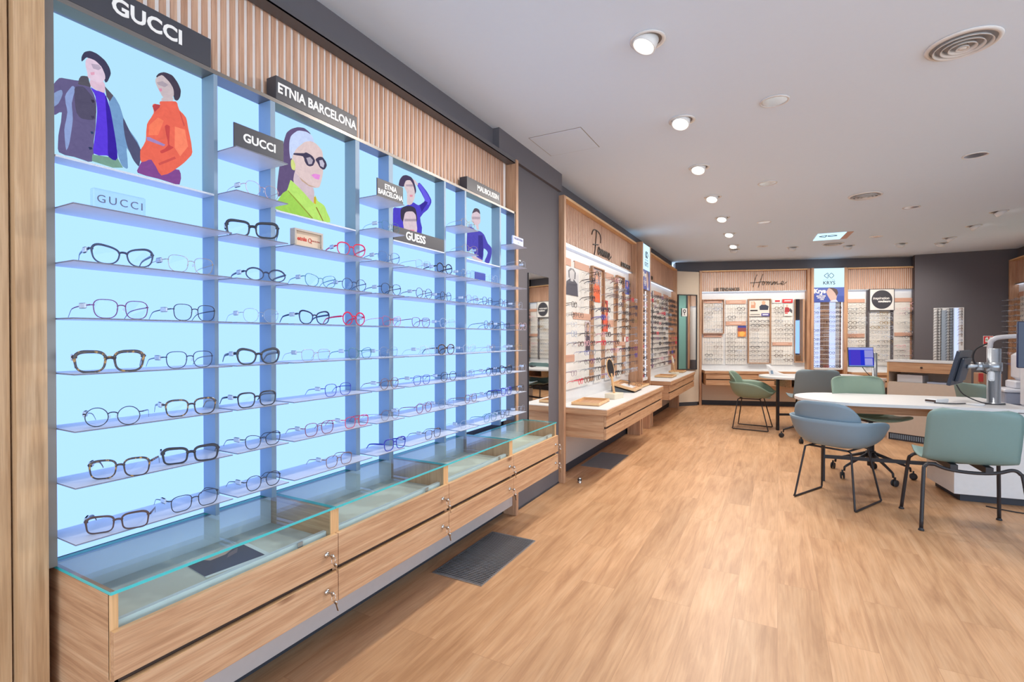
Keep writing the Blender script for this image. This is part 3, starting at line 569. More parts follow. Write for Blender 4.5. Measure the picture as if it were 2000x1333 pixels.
for lv,bay,y,an,sc,st,th,col in GL:
    k=(lv,bay); seen[k]+=1
    pos='' if cnt[k]==1 else ('left-hand ' if seen[k]==1 else 'right-hand ')
    lab=f"{pos}{col} {SHN[st]} glasses on the {ordn(lv)} shelf{' up' if lv else ''} {UNDER[bay-1]}"
    shelf_glasses(st,th,col,(-1.5965,y,LEV[lv]+.0002),R(90-an),sc,lab,-1 if bay<3 or random.random()<.55 else 1)

# ---- simpler copies for the racks farther away (frame and temples in one small mesh)
WB={}
def rack_mesh(st,th,col):
    k=(st,th,col)
    if k not in WB:
        fr,tm,ls,tg,hx=glass_parts(st,th,14,4)
        m=MB(); m.add(fr.v,fr.f); [m.add(t.v,t.f) for t in tm]
        me=bpy.data.meshes.new('eyeglasses'); me.from_pydata(m.v,[],m.f); me.materials.append(GM[col]); WB[k]=(me,m)
    return WB[k]
def rack_glasses(st,th,col,loc,rz,label,group):
    o=bpy.data.objects.new('eyeglasses',rack_mesh(st,th,col)[0]); COL.objects.link(o); o.location=loc; o.rotation_euler=(0,0,rz)
    tag(o,label,'glasses',group); return o
NG=[len(GL)]
REST=MB(); RESTC=[]
def rest_glasses(st,th,col,T):
    if col not in RESTC: RESTC.append(col)
    m=rack_mesh(st,th,col)[1]; REST.add(m.v,m.f,RESTC.index(col),T=T)
# ------------------------------------------------------------------ wall rack units
PINK=plain('salmon_header_plaque',(206,160,138),.6); FAINT=plain('pale_plaque_lettering',(226,192,174),.6,var=0)
RODM=clear('clear_rod',(.97,.98,.99),.6,base=.3,diff=(.9,.9,.92))
def slats(mb,n0,n1,f,z0,z1,T,pitch=.0333):
    k=int((n1-n0)/pitch)
    for q in range(k+1):
        a=n0+.004+q*pitch
        if a+.0195<n1: mb.box(a,a+.0195,-f-.014,-f,z0,z1,0,T)
# left wall, in a box space whose x runs along the wall (+Y) and y goes into the wall
LT=frame_T((0,0,0),(0,1,0),(-1,0,0),(0,0,1))
def unit(name,label,a,b,T,front,back,ztop=2.555,zo=2.162,zc=.675,loc=(0,0,0),end_r=True,pid=None,led=True,foot=True):
    t=thing(name,label,'wall display',loc,0)
    MB().bev(a,a+.045,-front,-back+.0,0,ztop,.002,T=T).build('side_panel',OAKZ,t)
    if end_r: MB().bev(b-.045,b,-front,-back,0 if foot else zc,ztop,.002,T=T).build('side_panel',OAKZ,t)
    MB().box(a+.045,b-(.045 if end_r else 0),-front,-back,ztop-.022,ztop,T=T).build('top_rail',EDGE,t)
    mb=MB().box(a+.045,b-.04,-back-.03,-back,zo,ztop-.02,1,T); slats(mb,a+.047,b-.045,back+.03,zo,ztop-.022,T); mb.build('slat_panel',[SLAT,BACKING],t)
    mb=MB().box(a+.045,b-.04,-back-.004,-back+.01,zc-.02,zo,T=T); mb.build('back_panel',WHITE,t)
    MB().box(a+.05,b-.05,-back-.05,-back-.012,zo-.012,zo-.002,T=T).build('light_strip',LED,t)
    MB().box(a+.045,b-.045,-back-.056,-back-.05,zo-.016,zo+.001,T=T).box(a+.045,b-.045,-back-.05,-back-.004,zo-.002,zo+.001,T=T).build('light_cover',ALU,t)
    return t
def counter(label,a,b,T,f,back,z=.675,ndr=2,loc=(0,0,0),legs=(),legw=.06):
    t=thing('drawer_counter',label,'counter',loc,0,'oak drawer counters under the wall racks')
    MB().box(a,b,-f,-back-.002,z-.006,z,T=T).build('worktop',WHITE,t)
    MB().bev(a-.002,b+.002,-f-.006,-back-.002,z-.055,z-.006,.002,T=T).build('top_frame',OAKY if T is LT else OAKH,t,ends=OAKX if T is LT else None)
    MB().box(a+.02,b-.02,-f+.03,-back-.002,z-.268,z-.056,T=T).build('body',OAKY if T is LT else OAKH,t,ends=OAKX if T is LT else None)
    w=(b-a-.04)/ndr
    for k in range(ndr):
        for z0,z1 in ((z-.155,z-.06),(z-.268,z-.175)):
            MB().box(a+.02+k*w+.0015,a+.02+(k+1)*w-.0015,-f+.008,-f+.029,z0,z1,T=T).build('drawer',OAKY if T is LT else OAKH,t,bevel=.001)
    MB().box(a+.03,b-.03,-f+.025,-f+.031,z-.176,z-.154,T=T).build('shadow_gap',GROOVE,t)
    for l in legs: MB().bev(l,l+legw,-back-.17,-back-.002,0,z-.268,.002,T=T).build('leg',OAKZ,t)
    return t
random.seed(21)
PAL=['black']*14+['dark brown']*3+['tortoiseshell']*2+['navy']*2+['silver']*2+['gold']*2+['clear']*2+['pink','blue','purple','red','brown']
STY=['panto','panto','sq','sq','round','cat','rect','hex']
# --- Femme unit
FA,FB=4.082,6.64
fem=unit('wall_rack_unit','oak wall rack unit of glasses with script Femme above',FA,FB,LT,-1.670,-1.775,loc=(-1.72,5.36,0))
for y0,y1 in ((4.15,5.03),(5.15,5.40),(5.54,5.86),(6.02,6.24),(6.41,6.59)):
    mb=MB(); k=int((y1-y0)/.04)
    for q in range(k): mb.box(-1.768,-1.758,y0+q*.04+.0015,y0+(q+1)*.04-.0015,.80,2.03)
    mb.build('ribbed_board',RIB,fem)
for y0,y1 in ((5.03,5.15),(5.40,5.54),(5.86,6.02),(6.24,6.41)): MB().box(-1.77,-1.762,y0,y1,.83,2.03).build('oak_strip',OAKZ,fem)
MB().box(-1.77,-1.752,FB-.05,FB,.69,2.05).build('oak_strip',OAKZ,fem)
for y0,y1 in ((4.16,4.46),(4.56,4.98),(5.55,5.85)): MB().box(-1.768,-1.753,y0,y1,1.975,2.045).build('header_plaque',PINK,fem)
# oak frame boxes around two of the boards
for y0,y1,z1 in ((5.06,5.46,2.06),(5.98,6.30,2.06)):
    MB().box(-1.77,-1.738,y0,y0+.012,1.5,z1-.0121).box(-1.77,-1.738,y1-.012,y1,1.5,z1-.0121).box(-1.77,-1.738,y0,y1,z1-.012,z1).build('frame_box',OAKZ,fem)
# script sign
def script(name,strokes,T,k,par_,r=.006):
    mb=MB()
    for s in strokes: mb.tube(smooth_line([(x*k,-y*k,0) for x,y in s],4),r,6,T=T)
    return mb.build(name,SCRIPT,par_)
MM=[[(0,28),(4,8),(7,2),(10,6),(8,28),(14,10),(18,3),(21,8),(18,28),(24,10),(28,3),(31,9),(29,25),(34,27)]]
def word_mm(x0,y0): return [(x0+x,y0+y) for x,y in MM[0]]
HOMME=[[(85,5),(62,60),(38,165)],[(155,0),(128,70),(98,170)],[(0,108),(60,106),(125,100),(165,92)],[(168,95),(150,112),(146,132),(160,136),(176,116),(172,98),(164,96),(190,100),(205,96),(198,136)],
  [(198,136),(212,106),(226,98),(224,136)],[(224,136),(238,106),(252,98),(250,130),(262,132),(276,98),(270,134)],[(270,134),(286,106),(298,98),(294,136)],[(294,136),(312,106),(324,98),(322,130),(338,128),(364,126)],
  [(364,126),(392,118),(398,102),(384,96),(370,112),(376,134),(396,134),(440,100)]]
FEMME=[[(0,38),(30,8),(85,0),(140,10),(160,30),(158,62)],[(82,2),(72,60),(54,130),(30,160)],[(20,92),(70,84),(120,78)],
  [(110,120),(132,112),(136,96),(122,92),(108,112),(116,134),(140,128)],[(140,128),(150,104),(162,98),(160,134),(176,106),(188,98),(186,134)],[(186,134),(200,106),(212,98),(208,130),(222,132)],
  [(222,132),(232,104),(244,98),(242,134),(258,106),(270,98),(266,134)],[(266,134),(284,106),(294,98),(292,130),(312,130)],[(312,130),(332,118),(336,102),(324,96),(312,112),(318,134),(334,134),(372,112)]]
def scr(label,strokes,T,k,r=.006):
    o=script('script_sign',strokes,T,k,None,r); tag(o,label,'sign',None); return o
scr('dark script lettering Femme on the slatted head panel of the left wall',FEMME,TX(-1.728,4.98,2.445),.00185,.0065)
def words(label,body,size,T,bold=.02,xs=1.0,sp=1.0):
    o=text('wall_lettering',body,size,T,SCRIPT,None,bold=bold,xs=xs,ext=.004,spacing=sp); tag(o,label,'sign'); return o
words('dark capital lettering LES TENDANCES at the foot of the Femme slats','LES TENDANCES',.070,TX(-1.724,6.28,2.205),xs=.8)
cf=counter('oak drawer counter with white top under the Femme rack',4.135,6.50,LT,-1.30,-1.775,ndr=4,loc=(-1.5,5.3,.4),legs=(6.55,),)
# posters and plaques on the Femme rack
def wallcard(name,label,cat,x,y0,y1,z0,z1,polys,bg,group='small posters among the Femme glasses'):
    return printcard(name,label,cat,TX(x,(y0+y1)/2,(z0+z1)/2),y1-y0,z1-z0,polys,bg,INKED,group,.004)
PERS=lambda hair,skin,top:[(top,[(-.45,-.5),(.45,-.5),(.4,-.05),(.15,.08),(-.15,.08),(-.4,-.05)]),(skin,[(-.1,0),(.1,0),(.1,.15),(-.1,.15)]),(hair,[(-.24,.1),(.24,.1),(.28,.34),(.12,.46),(-.12,.46),(-.28,.34)]),(skin,[(-.17,.12),(0,.04),(.17,.12),(.18,.34),(0,.42),(-.18,.34)])]
FP=[wallcard('poster','grey black and white portrait poster at the top left of the Femme rack','poster',-1.752,4.30,4.66,1.70,1.97,PERS((80,80,92),(190,188,190),(70,70,84)),(205,204,206)),
 wallcard('poster','orange portrait poster in the first oak frame box on the Femme rack','poster',-1.752,5.09,5.34,1.68,2.03,PERS((60,50,60),(214,150,120),(226,98,48)),(170,120,110)),
 wallcard('poster','red and orange portrait poster in the middle of the Femme rack','poster',-1.752,5.44,5.62,1.36,1.72,PERS((130,40,40),(226,150,110),(222,90,60)),(190,60,50)),
 wallcard('poster','blue and pink poster at the top right of the Femme rack','poster',-1.752,6.34,6.56,1.86,2.04,PERS((50,50,110),(206,150,170),(70,90,190)),(90,110,190)),
 wallcard('poster','narrow portrait poster with dark clothes left of centre on the Femme rack','poster',-1.752,4.86,5.01,1.16,1.46,PERS((70,50,48),(220,180,160),(74,66,80)),(196,180,186)),
 wallcard('red_sign','small red and white notice low on the right of the Femme rack','sign',-1.752,6.30,6.52,1.24,1.30,[((236,228,226),[(-.5,-.5),(-.05,-.5),(-.05,.5),(-.5,.5)]),((236,200,200),[(.1,-.3),(.4,-.3),(.4,.3),(.1,.3)])],(205,48,62),None)]
PQ=[(4.52,5.02,1.475,1.54),(5.56,5.84,1.42,1.50),(4.16,4.55,1.06,1.13),(5.95,6.36,1.19,1.24)]
for y0,y1,z0,z1 in PQ: MB().box(-1.77,-1.752,y0,y1,z0,z1).build('header_plaque',PINK,fem)
block=[(4.30,4.66,1.68,1.99),(5.09,5.34,1.70,2.04),(5.44,5.62,1.36,1.72),(6.34,6.56,1.84,2.05),(4.86,5.01,1.16,1.46)]+PQ
COLSF=[4.26+.172*j for j in range(14)]
ROWZ=[.87+.0893*k for k in range(13)]
NF=0
for r,z in enumerate(ROWZ[::-1]):
    c=0
    mb=MB()
    for j,y in enumerate(COLSF):
        if any(y0-.05<y<y1+.05 and z0-.03<z<z1+.03 for y0,y1,z0,z1 in block): continue
        c+=1
        mb.box(-1.758,-1.648,y-.0035,y+.0035,z+.013,z+.015)
        if random.random()<.17: continue
        col=random.choice(PAL if j<9 or random.random()<.6 else ['black','navy','clear']); st=random.choice(STY); th=random.choice([1,2,2,3])
        if NF<146:
            rack_glasses(st,th,col,(-1.645,y,z-.016),R(90-random.uniform(-3,3)),f"{col} {SHN[st]} glasses, {['top','second','third','fourth','fifth','sixth','seventh','eighth','ninth','tenth','eleventh','twelfth','lowest'][r]} row, {['first','second','third','fourth','fifth','sixth','seventh','eighth','ninth','tenth','eleventh','twelfth','thirteenth','fourteenth'][c-1]} peg along on the Femme rack",'glasses on the Femme wall rack'); NF+=1
        else: rest_glasses(st,th,col,M.Translation((-1.645,y,z-.016))@M.Rotation(R(90),4,'Z'))
    if mb.v: mb.box(-1.760,-1.757,min(v[1] for v in mb.v),max(v[1] for v in mb.v),z+.011,z+.017); mb.build('peg_row',RODM,fem)
NG.append(NF)
# --- lit pillar on the left wall
def krys(mb_parent,T,k):
    # diamond pair logo: half diamond and rounded diamond
    mb=MB()
    def loop(p): 
        q=smooth_line([(x*k,y*k,0) for x,y in p]+[(p[0][0]*k,p[0][1]*k,0)],1); mb.tube(q[:-1],.006*k/.1*.7,6,True,T=T)
    loop([(-.06,.75),(-.06,-.05),(-.1,-.1),(-.2,-.06),(-.62,.26),(-.66,.34),(-.62,.42),(-.2,.74),(-.1,.79)])
    loop([(.42,.76),(.5,.76),(.86,.4),(.86,.28),(.5,-.08),(.42,-.08),(.1,.26),(.08,.34),(.1,.42)])
    mb.build('logo',INK,mb_parent)
def pillar(label,T0,w,zt,wide):
    # T0: origin at the pillar's lower left front corner, x along, y into the wall, z up
    t=thing('lit_pillar_display',label,'display pillar',tuple((T0@V((w/2,.1,0)))),0)
    MB().bev(-.045,0,-.005,.18,0,zt+.01,.002,T=T0).build('side_panel',OAKZ,t); MB().bev(w,w+.045,-.005,.18,0,zt+.01,.002,T=T0).build('side_panel',OAKZ,t)
    MB().box(0,w,.14,.18,0,zt,T=T0).build('back_board',OAKZ,t)
    MB().box(0,w,.0,.06,zt-.35,zt,T=T0).build('light_box',SIGNLIT,t)
    FTx=T0@frame_T((w/2,-.001,zt-.17),(1,0,0),(0,0,1),(0,-1,0))
    krys(t,FTx@M.Translation((-.012,.0,0)),.105)
    text('lettering','SIGNATURE',.026,FTx@M.Translation((0,-.038,0)),plain('faint_grey_lettering',(120,140,150),.6,var=0),t,spacing=1.5)
    text('lettering','KRYS',.088,FTx@M.Translation((0,-.098,0)),INK,t,bold=.012,xs=1.0)
    for x0,x1 in ((.06,.145),(.315,.40)): MB().box(w*x0/.5,w*x1/.5,.10,.139,.735,zt-.615,T=T0).build('light_column',BLUELED,t)
    MB().box(.002,w*.05/.5,.12,.139,.735,zt-.615,T=T0).box(w*.41/.5,w-.02,.12,.139,.735,zt-.615,T=T0).build('white_board',RIB,t)
    MB().box(w-.022,w-.004,.05,.06,.73,zt-.615,T=T0).build('light_strip',LED,t)
    for k in range(15):
        z=.735+k*.0815
        pts=[(0,.10),(0,.03),(w*.15,.012),(w*.5,.002),(w*.85,.012),(w-.024,.03),(w-.024,.10)]
        MB().prism(pts,z,z+.004,T=T0).build('shelf',WHITE,t)
    MB().prism([(0,.14),(0,.03),(w*.15,.012),(w*.5,.002),(w*.85,.012),(w,.03),(w,.14)],.705,.733,T=T0).build('base_shelf',WHITE,t)
    return t
PW=.50
PT=frame_T((*HP(1.945,.05,0)[:2],0),D0,-N0,(0,0,1))
p1=pillar('lit pillar with diamond logo sign on the back wall beside the Homme rack',PT,PW,2.545,True)
PT2=frame_T((-1.605,6.69,0),(0,1,0),(-1,0,0),(0,0,1))
p2=pillar('lit pillar with diamond logo sign between the two left wall racks',PT2,.40,2.56,True)
def adcard(label,T,w):
    t=printcard('poster',label,'poster',T,w,.265,[((66,84,158),[(-.5,-.5),(.5,-.5),(.5,-.1),(-.5,.0)]),((196,168,160),[(-.04,-.1),(.08,-.5),(.22,-.5),(.28,.1),(.16,.42),(-.02,.44),(-.1,.2)]),((86,66,66),[(.14,.46),(.26,.36),(.30,.1),(.24,-.1),(.2,.1),(.1,.34),(-.02,.48)]),((190,200,225),[(0,-.5),(.1,-.38),(.24,-.34),(.3,-.5)])],(78,96,172),INKED,'blue sale posters under the lit signs',.006)
    text('lettering','Krys',.105*w/.5,T@M.Translation((-.31*w,.24*.265,.002)),LETTER,t,bold=.05)
    text('lettering','MA\nMONTURE\nUNIQUE\n   129\u20ac',.032*w/.5,T@M.Translation((-.27*w,-.15*.265,.002)),LETTER,t,bold=.03)
    return t
adcard('blue poster of a cropped head below the lit sign on the back wall',PT@frame_T((PW/2,-.004,2.065),(1,0,0),(0,0,1),(0,-1,0)),PW)
adcard('blue poster of a cropped head below the lit sign on the left wall',PT2@frame_T((.2,-.004,2.08),(1,0,0),(0,0,1),(0,-1,0)),.40)
random.seed(5)
for T0,w in ((PT,PW),(PT2,.40)):
    for k in range(14):
        for x in (.03,.10,.21,.30,.41):
            if random.random()<.15: continue
            T=T0@M.Translation((w*(x+.02)/.5,.035,.7395+k*.0815))@M.Rotation(0,4,'Z')@M.Diagonal((.62,.5,.8,1))
            rest_glasses(random.choice(STY),random.choice([1,2,3]),random.choice(PAL),T)
# --- second unit on the left wall
FA2,FB2=7.145,9.62
u2=unit('wall_rack_unit','oak wall rack unit of glasses beyond the lit pillar on the left wall',FA2,FB2,LT,-1.670,-1.775,loc=(-1.72,8.4,0),foot=False)
for y0,y1 in ((7.2,7.9),(8.0,8.7),(8.75,9.25)):
    MB().box(-1.768,-1.758,y0,y1,.80,2.03).build('ribbed_board',RIB,u2)
for y0,y1,m in ((7.9,8.0,GREYWALL),(9.25,9.57,OAKZ)): MB().box(-1.77,-1.762,y0,y1,.8,2.03).build('strip',m,u2)
for y0,y1 in ((7.22,7.8),(8.05,8.6),(8.8,9.2)): MB().box(-1.768,-1.752,y0,y1,1.96,2.04).build('header_plaque',PINK,u2)
words('dark capital lettering on the slats of the far left rack','TENDANCES',.075,TX(-1.724,7.62,2.205),xs=.9)
c2=counter('oak drawer counter with white top under the far left rack',7.20,9.50,LT,-1.34,-1.775,ndr=2,loc=(-1.5,8.4,.4),legs=(7.26,9.40))
mb=MB()
for r in range(14):
    for j in range(13):
        y=7.3+.172*j; z=.86+.081*r
        mb.box(-1.758,-1.648,y-.0035,y+.0035,z+.013,z+.015)
        if random.random()<.18: continue
        rest_glasses(random.choice(STY),random.choice([1,2,3]),random.choice(PAL),M.Translation((-1.645,y,z-.016))@M.Rotation(R(90),4,'Z'))
o=mb.build('peg_row',RODM,u2); o['kind']='stuff'
# --- Homme unit on the back wall
hom=unit('wall_rack_unit','oak wall rack unit of glasses with script Homme above on the back wall',-.03,1.90,HB,.0,-.11,loc=HP(.9,0,0))
scr('dark script lettering Homme on the slatted head panel of the back wall',HOMME,HT(.885,-.062,2.475),.00147,.0055)
words('dark capital lettering LES TENDANCES at the foot of the Homme slats','LES TENDANCES',.075,HT(.47,-.058,2.20),xs=.82)
ch=counter('oak drawer counter with white top under the Homme rack on the back wall',.03,1.86,HB,.20,-.11,ndr=2,loc=HP(.9,.1,.4),legs=())
def hb(t,name,s0,s1,z0,z1,mat,d0=.088,d1=.10): return MB().box(s0,s1,d0,d1,z0,z1,T=HB).build(name,mat,t)
for s0,s1 in ((.045,.425),(.46,.83),(.86,1.24),(1.27,1.64)):
    mb=MB()
    for q in range(9): w=(s1-s0)/9; mb.box(s0+q*w+.001,s0+(q+1)*w-.001,.09,.10,.78,2.01,T=HB)
    mb.build('ribbed_board',RIB,hom)
def fbox(t,s0,s1,z0,z1,d=.03):
    mb=MB().box(s0,s0+.012,d,.10,z0+.0121,z1-.0121,T=HB).box(s1-.012,s1,d,.10,z0+.0121,z1-.0121,T=HB).box(s0,s1,d,.10,z1-.012,z1,T=HB).box(s0,s1,d,.10,z0,z0+.012,T=HB); mb.build('frame_box',OAKZ,t)
fbox(hom,.035,.425,1.362,2.012); fbox(hom,.852,1.247,.805,2.012)
for s0,s1,z0,z1 in ((.065,.39,1.945,1.998),(.461,.817,1.924,1.996),(.065,.39,1.296,1.354),(.462,.819,1.520,1.595),(1.288,1.625,1.143,1.20)):
    hb(hom,'header_plaque',s0,s1,z0,z1,PINK,.072,.09); MB().box((s0+s1)/2-.11,(s0+s1)/2+.10,.0712,.072,(z0+z1)/2-.008,(z0+z1)/2+.010,T=HB).build('pale_line',FAINT,hom)
def hcard(label,s0,s1,z0,z1,polys,bg,d=.06,group='posters among the Homme glasses',cat='poster',name='poster'):
    return printcard(name,label,cat,HT((s0+s1)/2,-d,(z0+z1)/2),s1-s0,z1-z0,polys,bg,INKED,group,.004)
hcard('orange landscape poster on the second board of the Homme rack',.673,.82,1.305,1.51,[((60,70,150),[(-.5,.32),(.5,.32),(.5,.5),(-.5,.5)]),((150,80,80),[(-.5,-.02),(.5,-.02),(.5,.32),(-.5,.32)]),((240,180,90),[(-.3,-.4),(.1,-.5),(.4,-.2),(.1,.0),(-.3,-.1)])],(224,140,70))
pc=hcard('white poster of two people at the top of the framed Homme board',.871,1.228,1.689,1.992,[((205,150,120),[(-.42,.0),(-.2,.0),(-.18,.3),(-.25,.42),(-.4,.4)]),((225,195,175),[(-.4,.2),(-.25,.2),(-.26,.4),(-.38,.4)]),((58,62,78),[(.02,-.12),(.42,-.12),(.46,.1),(.3,.22),(.12,.22),(.0,.1)]),((214,170,140),[(.14,.2),(.28,.2),(.3,.38),(.2,.46),(.12,.38)]),((88,80,150),[(.1,-.5),(.5,-.5),(.5,-.32),(.1,-.32)]),((235,235,245),[(.16,-.44),(.44,-.44),(.44,-.38),(.16,-.38)])],(222,214,204))
MB().box(.89,1.02,.0555,.0575,1.785,1.808,T=HB).box(.89,1.06,.0555,.0575,1.716,1.724,T=HB).build('ink_line',INK,pc)
b1=hcard('white card with a small red logo above the fourth Homme board',1.276,1.436,1.935,1.996,[((200,40,52),[(-.2,-.2),(.34,-.2),(.34,.3),(-.2,.3)])],(232,228,226),.068,None,'sign','logo_card')
b2=hcard('red logo card above the fourth Homme board',1.454,1.631,1.934,2.002,[((236,220,222),[(-.35,-.1),(.3,-.1),(.36,.2),(-.3,.2)])],(214,52,58),.068,None,'sign','logo_card')
hcard('poster of a person in red on the fourth Homme board',1.481,1.625,1.69,1.918,[((170,60,66),[(-.45,-.2),(.1,-.2),(.15,.1),(-.1,.25),(-.4,.2)]),((216,176,156),[(-.3,.2),(-.05,.2),(-.05,.42),(-.28,.42)]),((90,88,96),[(.1,-.1),(.45,-.3),(.48,-.05),(.2,.15)]),((200,60,60),[(-.4,-.32),(-.05,-.32),(-.05,-.22),(-.4,-.22)])],(226,222,216))
t=thing('wall_mirror','narrow oak-framed mirror at the right end of the Homme rack','mirror',HP(1.74,-.05,1.4),0)
MB().box(1.665,1.672,.05,.09,.8451,2.0,T=HB).box(1.80,1.83,.05,.09,.8451,2.0,T=HB).box(1.665,1.83,.05,.09,.825,.845,T=HB).build('frame',OAKZ,t); MB().box(1.672,1.80,.075,.085,.845,2.0,T=HB).build('glass',MIRROR,t)
random.seed(33)
hblk=[(.673,.82,1.27,1.53),(.871,1.228,1.67,2.0),(1.276,1.64,1.91,2.0),(1.481,1.64,1.66,1.93),(.05,.40,1.26,1.40),(.05,.40,1.93,2.0),(.46,.83,1.9,2.0),(.46,.83,1.49,1.62),(1.28,1.63,1.11,1.23)]
HC=[.147,.314,.553,.718,.965,1.133,1.375,1.548]; NH=0
BN=['framed left','second','framed third','fourth']
pegs={}
for r in range(14):
    z=1.892-.0798*r; mb=MB()
    for j,s in enumerate(HC):
        if any(a-.04<s<b+.04 and c<z+.02<d for a,b,c,d in hblk): continue
        mb.box(s-.004,s+.004,.02,.09,z+.020,z+.023,T=HB)
        if random.random()<.12: continue
        col=random.choice(['black']*5+['navy','dark brown','silver','silver','clear','gold','tortoiseshell','brown']); st=random.choice(['sq','rect','panto','sq','panto','round']); th=random.choice([1,2,2,3])
        p=HP(s,-.012,z-.012)
        if NG[0]+NG[1]+NH<300:
            rack_glasses(st,th,col,p,AN,f"{col} {SHN[st]} glasses, row {['one','two','three','four','five','six','seven','eight','nine','ten','eleven','twelve','thirteen','fourteen'][r]} from top, {'left' if j%2==0 else 'right'} on the {BN[j//2]} Homme board",'glasses on the Homme wall rack'); NH+=1
        else: rest_glasses(st,th,col,M.Translation(p)@M.Rotation(AN,4,'Z'))
    if mb.v: mb.box(min(HC)-.03,max(HC)+.03,.086,.0905,z+.019,z+.024,T=HB); mb.build('peg_row',RODM,hom)
print('GLASSES individuals',len(GL),NF,NH)
# --- inspiration couleurs unit
ins=unit('wall_rack_unit','oak wall rack unit with round black sign on the back wall',2.485,3.70,HB,.0,-.11,loc=HP(3.1,0,0))
for s0,s1 in ((2.53,2.86),(2.915,3.265),(3.305,3.58)):
    hb(ins,'ribbed_board',s0,s1,.78,1.99 if s0!=2.915 else 1.79,RIB)
hb(ins,'side_board',3.58,3.655,.78,1.99,OAKZ)
for s0,s1 in ((2.878,2.912),(3.268,3.302)): hb(ins,'grey_post',s0,s1,.75,2.15,GREYWALL,.06,.10)
for s0,s1,z0,z1 in ((2.522,2.84,1.925,1.99),(3.32,3.68,1.93,2.0),(2.53,2.84,1.29,1.36),(3.33,3.67,1.315,1.38)): hb(ins,'header_plaque',s0,s1,z0,z1,PINK,.072,.09)
t=thing('round_sign','white square sign with black disc and white script on the back wall','sign',HP(3.09,0,1.97),0)
mb=MB().box(2.905,3.29,.03,.06,1.785,2.155,T=HB); mb.build('sign_board',plain('off_white_sign_board',(226,224,220),.5),t)
MB().box(2.895,2.905,.025,.062,1.7851,2.1549,T=HB).box(3.29,3.30,.025,.062,1.7851,2.1549,T=HB).box(2.895,3.30,.025,.062,2.155,2.165,T=HB).box(2.895,3.30,.025,.062,1.775,1.785,T=HB).build('frame',GREYWALL,t)
MB().cyl(.168,0,.002,40,T=HT(3.097,-.029,1.972)).build('disc',SIGNM,t)
text('lettering','inspiration',.062,HT(3.085,-.0255,1.995)@M(((1,.18,0,0),(0,1,0,0),(0,0,1,0),(0,0,0,1))),LETTER,t,bold=.015); text('lettering','couleurs',.058,HT(3.135,-.0255,1.94),LETTER,t,bold=.04)
counter('oak drawer counter with white top under the round-sign rack on the back wall',2.53,3.66,HB,.16,-.11,ndr=2,loc=HP(3.1,.1,.4))
random.seed(44); mb=MB()
for r in range(13):
    z=1.872-.084*r
    for s in (2.615,2.78,2.98,3.12,3.20,3.40,3.52,3.62):
        if 2.9<s<3.3 and z>1.74: continue
        mb.box(s-.004,s+.004,.02,.09,z+.020,z+.023,T=HB)
        if random.random()<.12: continue
        col=random.choice(['black','dark brown','tortoiseshell','clear','silver'] if s<2.9 else (['clear','clear','silver','gold'] if s<3.3 else ['clear','black','navy','silver','pink']))
        rest_glasses(random.choice(STY),random.choice([1,2,3]),col,M.Translation(HP(s,-.012,z-.012))@M.Rotation(AN,4,'Z'))
o=mb.build('peg_row',RODM,ins); o['kind']='stuff'
# --- unit on the right wall (front faces -X)
RT=frame_T((3.42,11.0,0),(0,-1,0),(1,0,0),(0,0,1))
ur=unit('wall_rack_unit','oak wall rack unit of glasses on the right wall, cut by the picture edge',0.0,1.95,RT,.115,.0,loc=(3.35,10.0,0))
for y0,y1 in ((.15,.40),(.5,.85)): MB().box(y0,y1,-.02,-.01,.8,2.0,T=RT).build('ribbed_board',RIB,ur)
MB().box(.06,.15,-.02,-.01,.7,2.0,T=RT).build('oak_strip',OAKZ,ur); MB().box(.15,.45,-.035,-.02,1.95,2.02,T=RT).build('header_plaque',PINK,ur); MB().box(.43,.47,-.06,-.01,.7,2.14,T=RT).build('grey_post',GREYWALL,ur)
t=thing('round_sign','white square sign with black circle on the right wall','sign',(3.36,10.3,2.0),0)
MB().box(.5,.86,-.09,-.06,1.80,2.15,T=RT).build('sign_board',WHITE,t); MB().cyl(.16,0,.002,32,T=RT@frame_T((.68,-.091,1.975),(1,0,0),(0,0,1),(0,-1,0))).build('disc',SIGNM,t)
mb=MB(); tg=MB()
for k in range(13):
    z=1.87-.085*k
    for y in (.10,.28,.6): 
        mb.box(y-.005,y+.005,-.20,-.02,z+.02,z+.024,T=RT); tg.bev(y-.02,y+.02,-.225,-.20,z+.012,z+.034,.004,T=RT)
        rest_glasses(random.choice(STY),1,random.choice(PAL),RT@M.Translation((y,-.13,z-.01)))
o=mb.build('peg_row',RODM,ur); o['kind']='stuff'; o=tg.build('peg_cap',ACRYL,ur); o['kind']='stuff'
# --- white lens rack on the dark wall
t=thing('frame_rack','white upright rack of frames standing sideways on the dark back wall','display rack',(2.55,10.98,1.0))
MB().box(2.355,2.755,11.0,11.028,.55,1.80).build('rack_board',WHITE,t); MB().box(2.45,2.53,10.975,11.0,.55,1.755).box(2.57,2.62,10.975,11.0,.55,1.79).build('rail',ALU,t)
MB().box(2.60,2.68,10.985,11.0,.55,1.79).build('lit_strip',BLUELED,t)
for k in range(19):
    z=1.755-.048*k
    for x in (2.40,2.445,2.56,2.595,2.715):
        if x>2.7 and k>9 and random.random()<.6: continue
        rest_glasses('sq',3,'black' if x<2.6 else random.choice(['black','brown','clear']),M.Translation((x,10.955,z-.02))@M.Rotation(R(62),4,'Z')@M.Diagonal((.62,.4,1.0,1)))
o=REST.build('eyeglasses',[GM[c] for c in RESTC]); tag(o,'remaining glasses on the lit pillars, far racks and back wall','glasses',None,'stuff')
